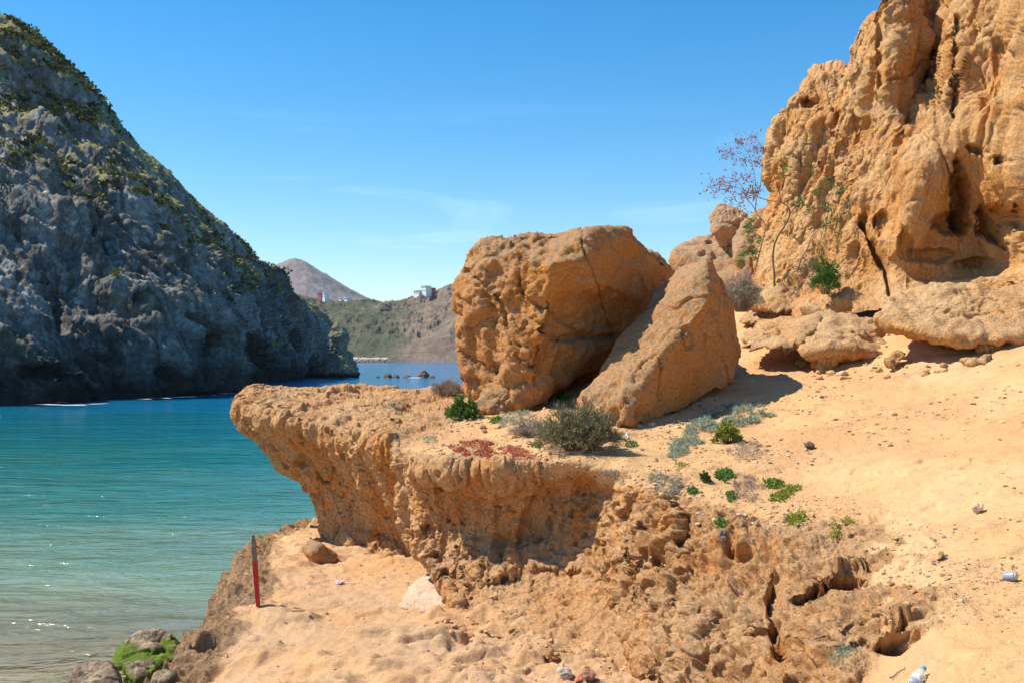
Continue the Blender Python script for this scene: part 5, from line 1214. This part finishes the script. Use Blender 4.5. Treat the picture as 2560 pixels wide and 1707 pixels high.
# ------------------------------------------------------------------ foam at the foot of the headland and in the shallows
k = NT('foam'); a_ = k.attr('c')
tr = k.n('ShaderNodeBsdfTransparent'); df = k.n('ShaderNodeBsdfDiffuse'); df.inputs[0].default_value = (0.8, 0.84, 0.88, 1)
ms = k.n('ShaderNodeMixShader'); f = k.math('SUBTRACT', k.math('ADD', k.noise(0.9, 6, 0.75, 0.6, stretch=(.35, 1, 1)), a_), 0.78)
k.l(k.rng(f, 0.0, 0.22), ms.inputs[0]); k.l(tr.outputs[0], ms.inputs[1]); k.l(df.outputs[0], ms.inputs[2]); k.l(ms.outputs[0], k.o.inputs[0]); M_FOAM = k.m
Vs, Fs, Cs, off = [], [], [], 0
def foam(pts, wd, s0):
    global off
    pa = cr(np.array([P(a, b, (CAMZ - 0.07) * F / (b - HOR)) for a, b in pts]), 60); pa[:, 2] = 0.07
    tg = unit(np.gradient(pa, axis=0)); sd_ = np.stack([-tg[:, 1], tg[:, 0], 0 * tg[:, 0]], -1)
    ww = np.linspace(-1, 1, 9); V = pa[:, None] + sd_[:, None] * (ww * wd)[None, :, None]
    V[..., 2] += 0.10 * (1 - ww ** 2)[None, :]
    e = np.sin(np.linspace(0, math.pi, 60))[:, None] ** 0.5 * (1 - ww ** 2)[None, :]
    Vs.append(V.reshape(-1, 3)); Fs.append(quads(60, 9) + off); Cs.append((s0 * e).reshape(-1)); off += 540
foam([(60,1018),(110,1012),(160,1014),(230,1012),(300,1006)], 1.3, 0.44)
foam([(90,1008),(125,1004),(170,1010)], 1.0, 0.52)
foam([(300,1003),(380,998),(450,995),(520,990),(600,985)], 1.1, 0.40)
foam([(425,996),(460,993),(500,994)], 0.9, 0.58)
foam([(545,986),(575,984),(608,983)], 0.7, 0.6)
foam([(1020,944),(1035,944.5),(1050,944)], 1.2, 0.62)
o = obj('surf_foam', new_mesh('surf_foam', np.concatenate(Vs), np.concatenate(Fs), M_FOAM, True, {'c': np.concatenate(Cs)}))
tag(o, 'white surf foam along the waterline of the dark headland', 'foam', kind='stuff')

# ------------------------------------------------------------------ loose grit on the sand
d0, t0 = ico(1)
gm = (rock.reshape(-1) < 0.55); LV = LEDGE_V.reshape(-1, 3)[gm] if gm.shape[0] == LEDGE_V.reshape(-1, 3).shape[0] else LEDGE_V.reshape(-1, 3)
a, b = pix(LV); ok = (a > 900) & (a < 2750) & (b > 700) & (b < 1800) & (sstep(-0.25, 0.35, fbm(LV * 0.7 + 3, 3)) > rng.rand(len(LV)))
LV = LV[ok]; LV = LV[rng.choice(len(LV), 7500)]
PV = _surf[2][0]; a, b = pix(PV); PV = PV[(a > 380) & (b < 1800) & (PV[:, 2] > 0.6)]; PV = PV[rng.choice(len(PV), 1300)]
C3 = np.concatenate([LV, PV]).astype(float); n = len(C3)
r_ = (0.004 + 0.024 * rng.rand(n) ** 4.0) * np.clip(C3[:, 1] / 11, 0.6, 1.6)
sh = (1 + 0.5 * (rng.rand(n, len(d0)) - 0.5))[..., None] * d0[None] * r_[:, None, None] * (np.array([1.0, 1.0, 0.7]) * (0.7 + 0.6 * rng.rand(n, 1, 3)))
Vg = (C3[:, None] + sh + np.array([0, 0, 0.002])).reshape(-1, 3); Tg = (t0[None] + (np.arange(n) * len(d0))[:, None, None]).reshape(-1, 3)
k = NT('grit'); M_GR = k.done(k.ramp(k.attr('c'), (0.0, (0.22, 0.13, 0.08)), (0.4, (0.48, 0.29, 0.15)), (0.9, (0.60, 0.40, 0.22)), (1.0, (0.62, 0.46, 0.30))), 0.9)
o = obj('sand_grit', new_mesh('sand_grit', Vg, Tg, M_GR, False, {'c': np.repeat(rng.rand(n), len(d0))}))
tag(o, 'loose grit and small stones scattered over the sand and platform', 'gravel', kind='stuff')

# ------------------------------------------------------------------ sea air
hm = bpy.data.materials.new('sea_air'); hm.use_nodes = True; t_ = hm.node_tree; t_.nodes.clear()
vo = t_.nodes.new('ShaderNodeVolumePrincipled'); mo = t_.nodes.new('ShaderNodeOutputMaterial')
vo.inputs['Color'].default_value = (0.62, 0.78, 1.0, 1); vo.inputs['Density'].default_value = 0.00005; vo.inputs['Anisotropy'].default_value = 0.0
t_.links.new(vo.outputs[0], mo.inputs['Volume'])
V = np.array([(x, y, z_) for z_ in (-9.5, 330) for x, y in ((-6500, -60), (6500, -60), (6500, 4600), (-6500, 4600))], float)
hz = obj('haze', new_mesh('haze', V, [(3, 2, 1, 0), (4, 5, 6, 7), (0, 1, 5, 4), (1, 2, 6, 5), (2, 3, 7, 6), (3, 0, 4, 7)], hm, False))
tag(hz, 'thin blue sea air fading the far hills', 'haze', kind='stuff')

# ------------------------------------------------------------------ broken rubble lying below the walls
RB = [(1230,1590,90,26,26),(1400,1640,110,30,34),(1560,1670,90,26,26),(1120,1560,50,16,12),(2100,940,120,14,16),(2330,930,130,14,16),(1250,1075,60,14,8),(1930,820,70,10,12),(2240,1500,90,40,18),(1820,1290,120,40,22),(1620,1230,90,30,16),(1010,1400,50,14,7),(1650,1060,90,12,12)]
d0, t0 = ico(2); Vs, Ts, Cs = [], [], []; m_ = 0
for cx_, cy_, rx_, ry_, cnt in RB:
    for _ in range(cnt):
        p_ = hit1(cx_ + rx_ * rng.normal() * 0.6, cy_ + ry_ * rng.normal() * 0.6, 6)
        if p_ is None: continue
        r = (0.012 + 0.045 * rng.rand() ** 2.5) * min(1.5, p_[1] / 12)
        bb = np.round(rng.normal(size=(5, 3)), 2); dd = d0.copy()
        for q_ in unit(bb): dd -= q_ * np.maximum(0, dd @ q_ - 0.55)[:, None]     # knock flat faces off the stone
        Vs.append(np.array(p_, float) + dd * r * np.array([1.2, 1.0, 0.8]) + np.array([0, 0, r * 0.25])); Ts.append(t0 + m_ * len(d0)); Cs.append(np.full(len(d0), rng.rand())); m_ += 1
k = NT('rubble'); c_ = k.ramp(k.attr('c'), (0.0, (0.34, 0.18, 0.08)), (0.5, (0.56, 0.31, 0.13)), (1.0, (0.62, 0.42, 0.25))); k.bump(k.noise(40, 4), 0.01); M_RB = k.done(c_, 0.95)
o = obj('rubble', new_mesh('rubble', np.concatenate(Vs), np.concatenate(Ts), M_RB, False, {'c': np.concatenate(Cs)}))
tag(o, 'angular orange rubble strewn at the foot of the walls and slabs', 'rubble', kind='stuff')
